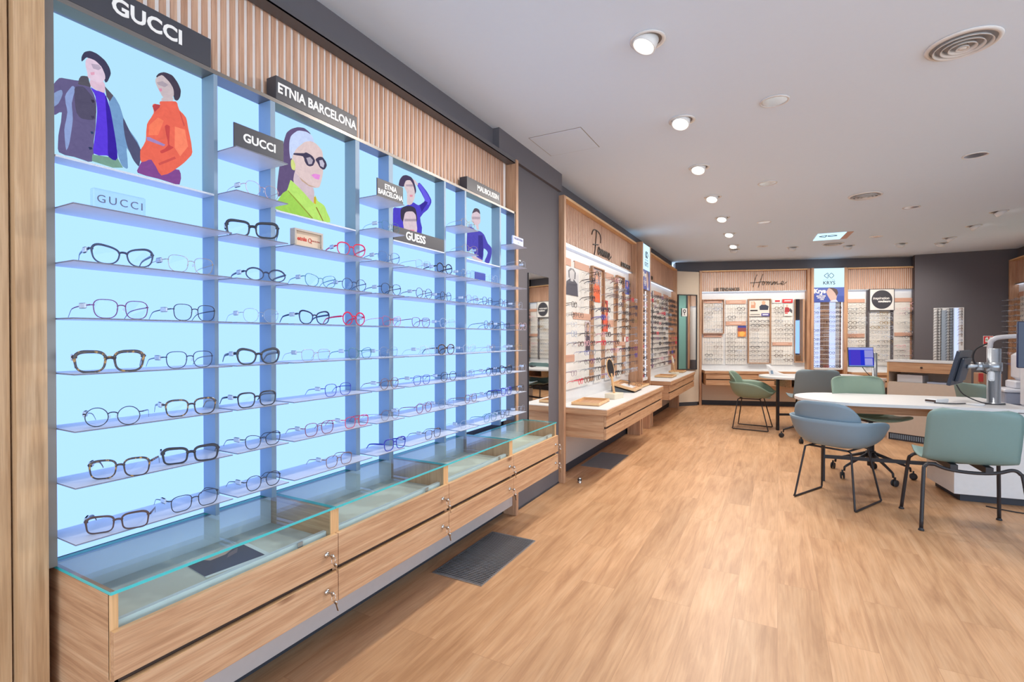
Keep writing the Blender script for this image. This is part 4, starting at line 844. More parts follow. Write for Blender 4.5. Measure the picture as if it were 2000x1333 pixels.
# --- narrow mirror by the lit display, corner mirror
t=thing('wall_mirror','tall narrow frameless mirror on the dark wall past the lit display','mirror',(-1.72,3.73,.8))
MB().box(-1.722,-1.714,3.47,3.845,.55,1.80).build('glass',MIRROR,t); MB().box(-1.7222,-1.7135,3.463,3.47,.55,1.80).build('edge',STEEL,t)
t=thing('wall_mirror','black-framed mirror on the diagonal beige corner wall','mirror',tuple(CT@V((.2,0,1.4))))
mb=MB().box(-.02,-.005,-.03,0,.7001,2.0799,T=CT).box(.385,.40,-.03,0,.7001,2.0799,T=CT).box(-.02,.40,-.03,0,2.08,2.095,T=CT).box(-.02,.40,-.03,0,.685,.70,T=CT); mb.build('frame',STEEL,t)
MB().box(-.005,.385,-.018,-.008,.70,2.08,T=CT).build('glass',MIRROR,t)
# --- trays and small things on the counters
def tray(label,loc,rz,w=.30,d=.22,h=.028,tilt=0):
    t=thing('oak_tray',label,'tray',loc,rz,'shallow oak trays on the counters')
    T=M.Rotation(tilt,4,'X')
    lpart('tray_base',MB().box(-w/2,w/2,-d/2,d/2,0,.006,T=T),OAKX,t)
    m=MB().box(-w/2,w/2,-d/2,-d/2+.01,.0,h,T=T).box(-w/2,w/2,d/2-.01,d/2,.0,h,T=T).box(-w/2,-w/2+.01,-d/2+.01,d/2-.01,.0,h,T=T).box(w/2-.01,w/2,-d/2+.01,d/2-.01,.0,h,T=T)
    lpart('tray_rim',m,EDGE,t); return t
tray('empty oak tray at the near end of the Femme counter',(-1.56,4.48,.6755),R(94),.40,.26)
tray('empty oak tray at the far end of the Femme counter',(-1.60,6.30,.6755),R(90),.36,.26)
tray('empty oak tray on the far left counter by the second pillar',(-1.56,8.0,.6755),R(90),.40,.26)
tray('empty oak tray at the corner end of the far left counter',(-1.58,9.15,.6755),R(90),.36,.24)
t=tray('tilted oak tray on a grey wedge on the Femme counter',(-1.53,5.72,.70),R(92),.42,.28,.03,R(-0)); t.rotation_euler=(M.Rotation(R(13),4,'Y')@M.Rotation(R(92),4,'Z')).to_euler(); t.location=(-1.55,5.72,.722)
MW[t.name]=M.Translation(t.location)@t.rotation_euler.to_matrix().to_4x4()
mb=MB(); mb.prism([(-1.68,.6755),(-1.43,.6755),(-1.68,.738)],5.52,5.92,T=frame_T((0,0,0),(1,0,0),(0,0,1),(0,1,0))); o=mb.build('wedge_stand',plain('slate_grey_wedge',(96,102,106),.7)); tag(o,'dark grey wedge stand under the tilted oak tray','stand')
o=MB().bev(-.09,.09,-.07,.07,0,.004,.001,T=mw(t)@M.Translation((.03,.0,.007))).build('leaflet',WHITE); tag(o,'white leaflet lying in the tilted oak tray','leaflet')
o=rack_glasses('sq',2,'black',(0,0,0),0,'black glasses lying in the tilted oak tray on the Femme counter','glasses lying in the tilted tray'); o.matrix_world=mw(t)@M.Translation((.06,.0,.012))@M.Rotation(R(20),4,'Z')
o=rack_glasses('round',1,'navy',(0,0,0),0,'thin navy glasses at the low end of the tilted tray on the Femme counter','glasses lying in the tilted tray'); o.matrix_world=mw(t)@M.Translation((.10,-.08,.012))@M.Rotation(R(-65),4,'Z')
def cmirror(label,loc,rz,s=1.0):
    t=thing('table_mirror',label,'mirror',loc,rz)
    lpart('base',MB().bev(-.10*s,.10*s,-.055*s,.055*s,0,.055*s,.003),plain('pale_limed_wood',(214,204,184),.7),t)
    T=M.Translation((0,.0,.055*s))@M.Rotation(R(-10),4,'X')
    lpart('stem',MB().bev(-.012*s,.012*s,-.008*s,.008*s,-.01*s,.2*s,.002,T=T),EDGEZ,t)
    pts=[(.075*s*cos(a),0,.25*s+.10*s*sin(a)) for a in [2*pi*k/24 for k in range(24)]]
    lpart('rim',MB().tube(pts,.006*s,6,True,T=T),EDGEZ,t)
    m=MB(); m.prism([(p[0],p[2]) for p in pts],-.003,.003,T=T@frame_T((0,0,0),(1,0,0),(0,0,1),(0,-1,0))); lpart('mirror_glass',m,MIRROR,t)
cmirror('oval table mirror on pale wooden block on the Femme counter',(-1.47,4.93,.6755),R(80))
cmirror('small oval table mirror standing by the tray on the far left counter',(-1.50,8.45,.6755),R(85),.8)
o=printcard('logo_plate','white plaque with a round black logo fixed on the diagonal corner mirror','sign',CT@frame_T((.115,-.033,1.76),(1,0,0),(0,0,1),(0,-1,0)),.11,.15,[((40,40,46),[(.3*cos(a),.15+.22*sin(a)) for a in [2*pi*k/14 for k in range(14)]]),((230,230,228),[(.17*cos(a),.15+.12*sin(a)) for a in [2*pi*k/14 for k in range(14)]]),((40,40,46),[(-.06,-.35),(.06,-.35),(.06,-.05),(-.06,-.05)])],(232,232,230),INKED,None,.003)
# fire notice on the dark wall
o=printcard('fire_notice','red and white fire extinguisher notice on the dark back wall','sign',frame_T((3.07,11.026,1.23),(1,0,0),(0,0,1),(0,-1,0)),.125,.175,[((222,40,48),[(-.46,-.3),(.46,-.3),(.46,.46),(-.46,.46)]),((236,236,236),[(-.3,-.1),(.0,-.1),(.0,.3),(-.1,.4),(-.3,.3)]),((236,236,236),[(.12,-.05),(.36,-.05),(.36,.4),(.12,.4)]),((60,150,90),[(-.25,.08),(-.05,.08),(-.05,.16),(-.25,.16)])],(236,234,232),INKED,None,.003)
# ------------------------------------------------------------------ chairs
SAGE=plain('sage_green_shell',(132,152,134),.5,var=.02); TEAL=plain('grey_teal_shell',(118,146,144),.5,var=.02); BLUEG=plain('grey_blue_shell',(120,142,158),.5,var=.02); SLATEC=plain('slate_grey_shell',(120,134,140),.5,var=.02)
RUB=plain('black_rubber',(40,40,44),.6)
def side_shell(w=.49,hb=.36,zs=.0):
    """one-piece seat and back; forward is +Y, seat underside about z=zs"""
    prof=[(.235,-.012),(.215,.004),(.16,.004),(.08,-.010),(0,-.020),(-.08,-.018),(-.14,-.002),(-.182,.04),(-.208,.10),(-.226,.17),(-.244,.25),(-.260,.32),(-.268,hb)]
    P=smooth_line([(0,y,z) for y,z in prof],3); n=len(P); m=18; mb=MB(); vs=[];fs=[]
    for i,p in enumerate(P):
        t=i/(n-1)
        if t<.5: hw=w/2*(.88+.12*min(1,t/.25)) 
        else: hw=w/2*(1.02-.03*((t-.5)/.5))
        e=max(0,(t-.86)/.14); hw*= sqrt(max(0,1-(e*.82)**3))if e else 1
        e=max(0,(.08-t)/.08); hw*=sqrt(max(.05,1-(e*.75)**2))
        back=min(1,max(0,(t-.42)/.2))
        for j in range(m+1):
            v=-1+2*j/m; a=abs(v)**2.4
            vs.append((hw*v, p.y+back*a*.055, p.z+zs+(1-back)*a*.022))
    for i in range(n-1):
        for j in range(m): q=i*(m+1)+j; fs.append((q,q+1,q+m+2,q+m+1))
    mb.add(vs,fs,0,True); return mb
def arm_shell(zs=.0):
    """tub armchair shell: seat pan, flaring arms with a rolled rim, raised back"""
    mb=MB(); vs=[];fs=[]; N=44; rows=9
    def sup(a,rx,ry,p=2.6):
        c,s=cos(a),sin(a); return (abs(c)**(2/p)*(1 if c>0 else -1)*rx, abs(s)**(2/p)*(1 if s>0 else -1)*ry)
    A=[R(-250)+R(320)*k/N for k in range(N+1)]     # from the front right, round the back, to the front left
    def rim(a):
        s=sin(a)                                    # -1 at the back
        f=max(0,min(1,(s+.15)/.95)); return .215-.13*f**1.6
    for k in range(N+1):
        a=A[k]
        for r in range(rows+1):
            t=r/rows; g=sin(t*pi/2)**.9
            x,y=sup(a,.17+.135*g,.15+.135*g); z=zs+.0+rim(a)*(1-cos(t*pi/2))**.85 if t>0 else zs
            fl=.018*max(0,(t-.85)/.15)
            vs.append((x*(1+fl*2.2),y*(1+fl*2.2),z))
    for k in range(N):
        for r in range(rows): q=k*(rows+1)+r; fs.append((q,q+1,q+rows+2,q+rows+1))
    c=len(vs); vs.append((0,0,zs-.012))
    # seat pan with a drooping front lip
    for k in range(N): fs.append((c,k*(rows+1),(k+1)*(rows+1)))
    lip=[]
    fr0=V(vs[0]); fr1=V(vs[N*(rows+1)])
    for q in range(9): lip.append(len(vs)); u=q/8; vs.append((fr0.x*(1-u)+fr1.x*u, fr0.y+.085, zs-.004+.0*u))
    for q in range(8): fs.append((c,lip[q],lip[q+1])) 
    fs.append((0,lip[0],c)); fs.append((lip[8],N*(rows+1),c))
    mb.add(vs,fs,0,True)
    # raised back
    vs=[];fs=[]; m=20; h=9
    for i in range(m+1):
        u=-1+2*i/m; a=R(-90)+R(62)*u
        for r in range(h+1):
            t=r/h; top=.355*(1-.30*abs(u)**3.2)
            z=zs+.10+ (top-.10)*t; lean=.012+.05*t
            x,y=sup(a,.262,.262); vs.append((x*(1-.02*t),y-lean+.02,z))
    for i in range(m):
        for r in range(h): q=i*(h+1)+r; fs.append((q,q+h+1,q+h+2,q+1))
    mb.add(vs,fs,0,True); return mb
def chair(name,label,shell,mat,loc,rz,kind,zs,grp=None):
    t=thing(name,label,'chair',loc,rz,grp)
    sh=arm_shell(zs) if shell=='arm' else side_shell(zs=zs)
    lpart('seat_shell',sh,mat,t,solid=.011)
    if kind=='sled':
        for sd in (-1,1):
            p=[(sd*.14,-.15,zs-.02),(sd*.165,-.165,zs-.03),(sd*.215,-.222,.03),(sd*.219,-.228,.012),(sd*.219,-.215,.0075),(sd*.219,.215,.0075),(sd*.219,.228,.012),(sd*.215,.222,.03),(sd*.165,.125,zs-.03),(sd*.14,.11,zs-.02)]
            lpart('sled_leg',MB().tube(p,.0075,8),STEEL,t)
            for yy in (-.2,.2): pass
        lpart('seat_frame',MB().tube([(-.14,-.15,zs-.02),(.14,-.15,zs-.02)],.0075,8).tube([(-.14,.11,zs-.02),(.14,.11,zs-.02)],.0075,8).tube([(-.14,-.15,zs-.02),(-.14,.11,zs-.02)],.0075,8).tube([(.14,-.15,zs-.02),(.14,.11,zs-.02)],.0075,8),STEEL,t)
    if kind=='legs':
        # two bent tubes, rear and front, each sagging under the seat between two legs
        for yy,xx,fy in ((-.16,.255,-.235),(.16,.255,.235)):
            p=[(-xx-.025,fy,.012),(-xx,yy+(fy-yy)*.25,zs-.10),(-xx+.012,yy,zs-.045),(-xx+.05,yy,zs-.025),(-xx+.12,yy,zs-.05),(-.05,yy,zs-.062),(.05,yy,zs-.062),(xx-.12,yy,zs-.05),(xx-.05,yy,zs-.025),(xx-.012,yy,zs-.045),(xx,yy+(fy-yy)*.25,zs-.10),(xx+.025,fy,.012)]
            q=smooth_line(p,5); n=len(q); cut=10
            lpart('leg',MB().tube(q[:cut],.0115,10),STEEL,t); lpart('leg',MB().tube(q[-cut:],.0115,10),STEEL,t)
            lpart('seat_frame',MB().tube(q[cut-1:n-cut+1],.0115,10),STEEL,t)
            for sd in (-1,1): lpart('foot_glide',MB().lathe([(.017,0),(.017,.006),(.012,.014),(.0115,.02)],14,T=M.Translation((sd*(xx+.025),fy,0))),RUB,t)
        lpart('seat_bracket',MB().box(-.11,-.07,-.17,.17,zs-.06,zs-.018).box(.07,.11,-.17,.17,zs-.06,zs-.018),STEEL,t)
    if kind=='swivel':
        lpart('column',MB().lathe([(.028,.10),(.028,.30),(.018,.30),(.018,zs-.03)],18).box(-.10,.10,-.10,.10,zs-.035,zs-.02),STEEL,t)
        lpart('hub',MB().lathe([(.04,.175),(.045,.19),(.04,.235),(.03,.24)],18),STEEL,t)
        for k in range(5):
            a=2*pi*k/5+.3; c,s=cos(a),sin(a)
            p=[(c*.03,s*.03,.215),(c*.16,s*.16,.165),(c*.275,s*.275,.118),(c*.30,s*.30,.105),(c*.305,s*.305,.07)]
            o=lpart('star_arm',MB().tube(p,[.017,.014,.011,.010,.009],8),STEEL,t)
            T=M.Translation((c*.325,s*.325,.03))@M.Rotation(a+.9+k,4,'Z')
            w=MB()
            for yy in (-.017,.006): w.lathe([(.012,0),(.029,.001),(.030,.004),(.029,.010),(.012,.011)],18,T=T@frame_T((0,yy,0),(1,0,0),(0,0,-1),(0,1,0)))
            w.box(-.006,.006,-.007,.007,.0,.05,T=T)
            q=w.build('caster',RUB); par(q,o,True)
    return t
chair('armchair','grey blue sled-base armchair seen from behind at the near desk','arm',BLUEG,(.416,4.723,0),R(-28.2),'sled',.45)
chair('side_chair','sage green four-legged chair with its back to us at the near desk','side',TEAL,(1.115,4.48,0),R(3),'legs',.465)
chair('swivel_chair','sage green swivel chair on casters behind the near desk','side',SAGE,(.76,5.66,0),R(-155),'swivel',.555,'swivel chairs at the desks')
chair('swivel_chair','slate grey swivel chair on casters pulled up to the second desk','side',SLATEC,(.36,7.28,0),R(16),'swivel',.54,'swivel chairs at the desks')
chair('side_chair','teal four-legged chair tucked in beyond the second desk','side',TEAL,(.50,8.12,0),R(186),'legs',.46)
chair('armchair','sage green sled-base armchair seen from the side at the second desk','arm',SAGE,(-.325,7.85,0),R(-96),'sled',.45)
chair('swivel_chair','teal swivel chair half hidden behind the steel monitor post','side',TEAL,(1.93,6.75,0),R(-70),'swivel',.47,'swivel chairs at the desks')
chair('side_chair','teal four-legged chair tucked under the equipment table by the machines','side',TEAL,(2.42,6.2,0),R(95),'legs',.46)

# ------------------------------------------------------------------ desks
def desk_poly(L,wd,r,n=14):
    # rounded left end, square right end; local x along the desk
    p=[]
    for k in range(n+1): a=R(90)+R(180)*k/n; p.append((wd/2+ cos(a)*wd/2*r, sin(a)*wd/2))
    return [(L,wd/2)]+p+[(L,-wd/2)]
DT=M.Translation((.135,5.33,0))@M.Rotation(R(8.5),4,'Z')
t=thing('desk','near oval-ended white desk with a white cabinet base','desk',tuple(DT@V((.8,0,0))),R(8.5))
MB().prism(desk_poly(1.555,.84,1.0),.725,.75,T=DT).build('table_top',WHITE,t,bevel=.002)
MB().box(.35,1.08,-.02,.0,.615,.724,T=DT).build('apron',OAKD,t)
MB().bev(1.045,1.545,-.385,.10,.06,.715,.002,T=DT).build('base_cabinet',WHITE,t)
MB().box(1.10,1.50,-.345,.08,0,.06,T=DT).build('plinth',DARK,t)
MB().box(1.10,1.54,-.39,-.385,.635,.645,T=DT).box(1.075,1.095,-.388,-.38,.62,.715,T=DT).build('shadow_gap',METAL,t)
MB().box(.20,.225,-.10,-.06,0,.72,T=DT).build('leg',STEEL,t); MB().box(.21,1.07,-.09,-.07,.205,.235,T=DT).build('stretcher',STEEL,t)
MB().box(.20,1.2,-.09,-.07,.70,.724,T=DT).build('beam',STEEL,t)
ET=M.Translation((-.215,7.84,0))@M.Rotation(R(25),4,'Z')
t=thing('desk','far oval-ended white desk in front of the Homme rack','desk',tuple(ET@V((.8,0,0))),R(25))
MB().prism(desk_poly(1.45,.84,1.0),.725,.75,T=ET).build('table_top',WHITE,t,bevel=.002)
mb=MB().box(.28,1.02,-.25,.22,.715,.724,T=ET).box(.28,1.02,-.25,.22,.60,.614,T=ET).box(.28,.295,-.25,.22,.614,.715,T=ET).box(1.005,1.02,-.25,.22,.614,.715,T=ET).box(.28,1.02,.205,.22,.614,.715,T=ET).box(.64,.655,-.25,.22,.614,.715,T=ET)
mb.build('open_shelf_box',OAKX,t)
MB().box(.17,.20,-.11,-.07,0,.72,T=ET).build('leg',STEEL,t); MB().box(.18,1.05,-.10,-.08,.205,.235,T=ET).build('stretcher',STEEL,t)
MB().box(.17,1.1,-.10,-.08,.70,.724,T=ET).build('beam',STEEL,t)
MB().bev(.98,1.43,-.38,.12,.06,.715,.002,T=ET).build('base_cabinet',WHITE,t)
# sideboard
BT=M.Translation((1.222,7.85,0))@M.Rotation(R(-30),4,'Z')
t=thing('sideboard','oak and cream sideboard with white top between the two desks','sideboard',tuple(BT@V((.35,.2,0))),R(-30))
MB().box(-.012,.74,-.012,.36,.985,1.008,T=BT).build('worktop',WHITE,t,bevel=.0015)
MB().box(0,.02,0,.35,.0,.985,T=BT).box(.70,.72,0,.35,.0,.985,T=BT).box(.02,.70,.33,.35,.0,.985,T=BT).box(.02,.70,.02,.33,.72,.735,T=BT).build('body',plain('pale_oak_side',(214,190,170),.6),t)
for e in (0,.702): MB().box(e,e+.018,-.006,.0,.72,.98,T=BT).build('front_edge',EDGEZ,t)
d=MB().box(.018,.70,-.012,.008,.862,.980,T=BT).build('drawer',OAKS,t,bevel=.001)
MB().lathe([(.012,0),(.012,.01),(.008,.014),(0,.014)],12,T=BT@frame_T((.36,-.012,.925),(1,0,0),(0,0,1),(0,-1,0))).build('knob',GROOVE,d)
MB().box(.02,.70,-.01,.01,.09,.735,T=BT).build('front_panel',plain('cream_panel',(206,192,178),.6),t)
MB().box(.01,.71,.01,.34,.0,.09,T=BT).box(.02,.70,-.004,.01,.0,.09,T=BT).build('plinth',DARK,t)
mb=MB()
for k in range(28): mb.box(.04+k*.022,.04+k*.022+.012,-.007,-.004,.02,.075,T=BT)
mb.build('vent_grille',METAL,t)
o=MB().bev(.10,.36,.02,.20,.7355,.83,.002,T=BT).build('document_box',plain('grey_white_box',(200,200,204),.6)); tag(o,'pale grey box lying in the open sideboard niche','box')
o=MB().bev(.40,.62,.03,.22,.7355,.755,.002,T=BT).build('paper_stack',plain('bluish_papers',(176,184,206),.6)); tag(o,'low stack of bluish papers in the sideboard niche','papers')
# ---- monitors
def monitor(label,C,rz,tilt,w,h,lit,grp='desk monitors'):
    t=thing('monitor',label,'monitor',C,rz,grp)
    T=M.Rotation(tilt,4,'X')
    lpart('casing',MB().bev(-w/2,w/2,-.0,.025,-h/2,h/2,.004,T=T).bev(-w*.3,w*.3,.025,.05,-h*.38,h*.3,.006,T=T),plain('dark_monitor_casing',(52,58,72),.4),t)
    sm=MB(); cols=[]
    def q(x0,x1,z0,z1,c,d=.0008): sm.ngon([(x0*w,-d,z0*h),(x1*w,-d,z0*h),(x1*w,-d,z1*h),(x0*w,-d,z1*h)],0,T); cols.append(c)
    if lit:
        q(-.48,.48,-.47,.47,(60,66,200)); q(-.48,.48,.36,.47,(150,160,225),.001); q(-.40,-.02,-.44,.34,(74,60,196),.001); q(-.02,.12,-.44,.34,(40,52,205),.0011); q(.14,.47,-.02,.34,(150,152,215),.001); q(.14,.44,-.40,-.06,(158,160,225),.001); q(-.48,.48,-.47,-.42,(120,150,190),.0012)
        o=lpart('screen',sm,PRINT,t); setcol(o,cols)
    else: q(-.48,.48,-.47,.47,(40,50,70)); o=lpart('screen',sm,INKED,t); setcol(o,cols)
    return t,T
def post(label,x,y,zt,r,rz):
    t=thing('monitor_post',label,'monitor arm',(x,y,.7505),rz,'steel monitor posts on the desks')
    lpart('post',MB().lathe([(r*1.5,0),(r*1.5,.008),(r,.01),(r,zt-.75),(r*.9,zt-.745)],20),ALU,t)
    return t
t=post('thick steel post clamped on the near desk',1.56,5.47,1.20,.043,0)
lpart('collar',MB().lathe([(.052,.27),(.052,.34)],20),ALU,t); lpart('arm',MB().tube([(-.04,-.02,.31),(-.12,-.05,.31),(-.19,-.085,.305)],.016,10).lathe([(.026,.275),(.026,.34)],14,T=M.Translation((-.10,-.045,0))),ALU,t); lpart('release_lever',MB().bev(-.05,-.01,-.06,-.045,.19,.27,.01),WHITE,t)
monitor('dark monitor seen edge-on from behind on the near desk post',(1.315,5.40,1.05),R(-114),R(-13),.44,.29,False)
t=post('thin steel post on the far desk holding the blue screen',1.14,8.20,1.08,.03,0)
lpart('arm',MB().tube([(-.02,0,.30),(-.10,-.02,.29),(-.15,-.04,.27)],.014,10),ALU,t)
monitor('monitor with bright blue screen on the far desk',(.975,8.10,1.03),R(12),R(-9),.30,.27,True)
for pts,lab in (([(.99,8.13,.90),(1.04,8.10,.82),(1.10,8.08,.757)],'black cable hanging from the blue screen to the far desk'),([(1.31,5.41,.90),(1.36,5.43,.82),(1.46,5.42,.765),(1.52,5.38,.757)],'black cables hanging from the edge-on monitor to the near desk'),([(1.13,5.25,.758),(1.22,5.24,.756),(1.34,5.30,.757),(1.48,5.36,.757),(1.56,5.36,.757),(1.62,5.44,.757),(1.58,5.52,.757)],'thin black cable looped across the near desk top'),([(1.40,5.05,.006),(1.55,4.98,.006),(1.75,4.97,.006),(2.0,4.9,.006)],'thin black floor cable by the near desk base')):
    o=MB().tube(smooth_line(pts,6),.0045,6).build('cable',RUB); tag(o,lab,'cable')
t=thing('card_reader','white card reader lying on the near desk','card reader',(1.17,5.36,.7505),R(-38))
lpart('body',MB().bev(-.045,.045,-.09,.09,0,.035,.006),WHITE,t); lpart('slot',MB().box(-.038,.038,-.0912,-.089,.010,.026),GROOVE,t)
t=thing('cable_puck','round white charging puck on the near desk','charger',(1.40,5.30,.7505)); lpart('body',MB().lathe([(.055,0),(.06,.006),(.055,.014),(.0,.016)],24),WHITE,t)
# phone stand, mouse, keyboard on far desk
t=thing('display_stand','white curved acrylic stand with a grey emblem on the far desk','counter display',(.0,8.03,.7505),R(-20))
prof=[(.17,0),(-.10,0),(-.13,.10),(-.155,.15),(-.115,.125),(-.03,.05),(.06,.02)]
lpart('stand',MB().prism(prof,-.05,.05,T=frame_T((0,0,0),(1,0,0),(0,0,1),(0,-1,0))),WHITE,t)
lpart('emblem',MB().prism([(-.085,.02),(-.05,.02),(-.06,.07),(-.09,.07)],.0502,.051,T=frame_T((0,0,0),(1,0,0),(0,0,1),(0,-1,0))),METAL,t)
o=MB().bev(.86,1.10,.02,.10,.7505,.765,.003,T=ET).build('keyboard',STEEL); tag(o,'black keyboard on the far desk','keyboard')
o=MB().lathe([(.03,0),(.032,.012),(.02,.03),(0,.034)],14,T=ET@M.Translation((.80,-.05,.7505))).build('mouse',STEEL); tag(o,'black computer mouse beside the keyboard on the far desk','mouse')
# equipment table and machines at the right edge
t=thing('equipment_table','grey topped equipment table behind the near desk at the right','table',(2.15,6.2,0))
MB().bev(1.74,2.65,5.62,6.72,.66,.69,.004).build('table_top',plain('light_grey_top',(188,190,198),.4),t)
for x,y in ((1.80,6.6),(2.58,6.6),(2.58,5.7),(1.95,5.75)): MB().bev(x,x+.04,y,y+.04,0,.66,.002).build('leg',ALU,t)
MC=plain('machine_casing',(214,216,224),.35); MCD=plain('machine_grey',(150,156,172),.4)
t=thing('eye_test_machine','white eye test machine with a blue light on the equipment table','machine',(1.98,6.15,.69))
MB().bev(1.80,2.10,6.05,6.35,.69,.80,.01).build('base',MCD,t); MB().bev(1.79,2.10,6.04,6.33,.80,.83,.008).build('tray',MC,t)
MB().bev(1.88,2.12,6.10,6.32,.83,.90,.01).bev(1.92,2.2,6.10,6.35,.90,1.16,.03).build('head',MC,t)
MB().lathe([(.045,0),(.05,.01),(.03,.014),(0,.014)],20,T=frame_T((1.97,6.098,1.03),(1,0,0),(0,0,1),(0,-1,0))).build('eyepiece',STEEL,t)
MB().box(2.02,2.09,6.045,6.049,.705,.79).build('control_panel',plain('dark_grey_panel',(92,98,118),.4),t); MB().lathe([(.012,0),(.0,.002)],14,T=frame_T((2.055,6.044,.755),(1.6,0,0),(0,0,1),(0,-1,0))).build('blue_light',glow('blue_pilot_light',(90,100,255),3),t)
t=thing('examination_arm','white bent examination arm rising behind the steel post','machine arm',(1.80,6.42,.69))
MB().tube(smooth_line([(1.80,6.42,.69),(1.80,6.42,1.0),(1.80,6.42,1.22),(1.83,6.42,1.28),(1.90,6.42,1.30),(2.05,6.42,1.31)],5),.022,12).build('arm',MC,t)
MB().tube(smooth_line([(1.79,6.42,1.24),(1.70,6.43,1.18),(1.68,6.43,1.08),(1.73,6.43,.98),(1.79,6.42,.94)],6),.008,8).build('cable',RUB,t)
t=thing('vision_tester','large white vision tester with a dark screen cut by the right picture edge','machine',(1.98,5.66,.62))
MB().bev(1.845,2.15,5.60,5.90,.69,1.42,.03).build('body',MC,t); MB().bev(1.76,1.86,5.66,5.69,1.04,1.43,.006).build('screen',plain('dark_blue_screen',(40,50,80),.25),t); MB().bev(1.83,2.15,5.55,5.62,.69,.78,.02).build('chin_rest',MC,t)
t=thing('lens_case','small wooden lens case with red corners behind the steel post','case',(2.2,8.0,0))
MB().bev(2.14,2.34,7.95,8.17,.0,.86,.004).build('case',OAKZ,t); MB().box(2.13,2.17,7.94,7.97,.76,.862).box(2.13,2.17,7.94,7.97,.50,.62).build('corner',plain('red_corner',(205,60,52),.5),t)
# floor things
def grate(label,x0,x1,y0,y1,alongx=True):
    t=thing('floor_grate',label,'floor grate',((x0+x1)/2,(y0+y1)/2,0),0,'floor ventilation grates')
    MB().box(x0,x1,y0,y1,.0006,.0012).build('recess',plain('dark_recess',(58,46,40),.8),t)
    MB().box(x0-.008,x0,y0-.008,y1+.008,.0005,.005).box(x1,x1+.008,y0-.008,y1+.008,.0005,.005).box(x0,x1,y0-.008,y0,.0005,.005).box(x0,x1,y1,y1+.008,.0005,.005).build('frame',ALU,t)
    mb=MB(); n=int((y1-y0)/.0165)
    for k in range(n): y=y0+(k+.3)*(y1-y0)/n; mb.box(x0,x1,y,y+.0065,.0012,.005)
    o=mb.build('slat',ALU,t); return t
grate('steel slotted floor grate beside the near cabinets',-1.668,-1.366,2.20,2.835)
grate('shadowed steel floor grate under the Femme counter',-1.745,-1.45,4.74,5.38)
t=thing('door_stop','small steel and black rubber door stop on the floor','door stop',(-1.556,4.17,0))
lpart('post',MB().lathe([(.018,0),(.018,.022),(.016,.022),(.016,.042),(.012,.05),(0,.052)],16),CHROME,t); lpart('ring',MB().lathe([(.0165,.022),(.0185,.024),(.0185,.036),(.0165,.038)],16),RUB,t)
# ------------------------------------------------------------------ ceiling
RINGM=plain('white_lamp_ring',(226,224,222),.45); DIML=glow('facet_reflector_glow',None,.85,raw=(.72,.8,.95)); REFL=plain('facet_reflector',(214,222,232),.12,.9)
SPOTS=[(-.565,2.441,1),(-.572,3.45,1),(-.60,4.474,1),(-.604,5.486,1),(-.603,6.479,1),(-.607,7.516,1),(-.627,8.508,1),(-.65,8.92,2),(.19,9.15,2),(.961,9.41,2),(1.655,9.589,2),(2.187,9.82,2),(2.175,9.35,3),(2.216,8.493,3),(2.216,7.661,3)]
WH=['nearest to us in the left row','second in the left row','third in the left row','fourth in the left row','fifth in the left row','sixth in the left row','seventh in the left row','last of the left row, aimed at the back wall','first along the back wall from the left','second along the back wall from the left','third along the back wall from the left','deepest in the far right corner','lower of the two in the far right corner','second in the right row','nearest to us in the right row']
def area(name,loc,rot,size,power,color,sy=None,spread=180):
    l=bpy.data.lights.new(name,'AREA'); l.energy=power; l.color=color; l.size=size; l.spread=R(spread)
    if sy: l.shape='RECTANGLE'; l.size_y=sy
    o=bpy.data.objects.new(name,l); COL.objects.link(o); o.location=loc; o.rotation_euler=rot; return o
def spot(name,loc,target,power,color,ang=110,blend=.8,rad=.05):
    l=bpy.data.lights.new(name,'SPOT'); l.energy=power; l.color=color; l.spot_size=R(ang); l.spot_blend=blend; l.shadow_soft_size=rad
    o=bpy.data.objects.new(name,l); COL.objects.link(o); o.location=loc; o.rotation_euler=(V(target)-V(loc)).to_track_quat('-Z','Y').to_euler(); return o
WARM=(1.0,.93,.84)
for (x,y,on),w in zip(SPOTS,WH):
    t=thing('ceiling_spotlight','white tilting ceiling spotlight, '+w,'ceiling light',(x,y,H),0,'tilting ceiling spotlights')
    lpart('ring',MB().lathe([(.068,-.001),(.085,-.001),(.085,-.006),(.070,-.007),(.066,-.001)],32),RINGM,t)
    lpart('recess',MB().lathe([(.067,-.0012),(.0,-.0014)],24,smooth=False),plain('recess_grey',(120,118,120),.6) if x==-.565 else bpy.data.materials['recess_grey'],t)
    az=R({1:250,2:108,3:10}[on]); tl=R({1:24,2:38,3:38}[on])
    if on==1 and y<3: az=R(215)
    T=M.Translation((0,0,.012))@M.Rotation(az,4,'Z')@M.Rotation(-tl,4,'Y')
    lpart('lamp_head',MB().lathe([(.056,.0),(.058,-.05),(.055,-.054),(.050,-.050),(.047,-.040)],28,T=T),RINGM,t)
    lpart('lens',MB().lathe([(.049,-.046),(.0,-.046)],24,T=T),LAMP if on else bpy.data.materials['recess_grey'],t)
    if on:
        p=V((x,y,H))+(T.to_3x3()@V((0,0,-.075))); spot('spot_beam',p,p+(T.to_3x3()@V((0,0,-1))),POW*(1.0 if on==1 else .9),WARM,150 if on==1 else 115,1.0,.06)
DN=[(-.028,3.434,'nearest to us'),(1.365,5.206,'nearest to us in the right row'),(-.098,5.236,'second in the middle row'),(1.29,6.96,'second in the right row'),(-.169,6.984,'third in the middle row'),(1.221,8.737,'third in the right row'),(-.234,8.819,'last in the middle row')]
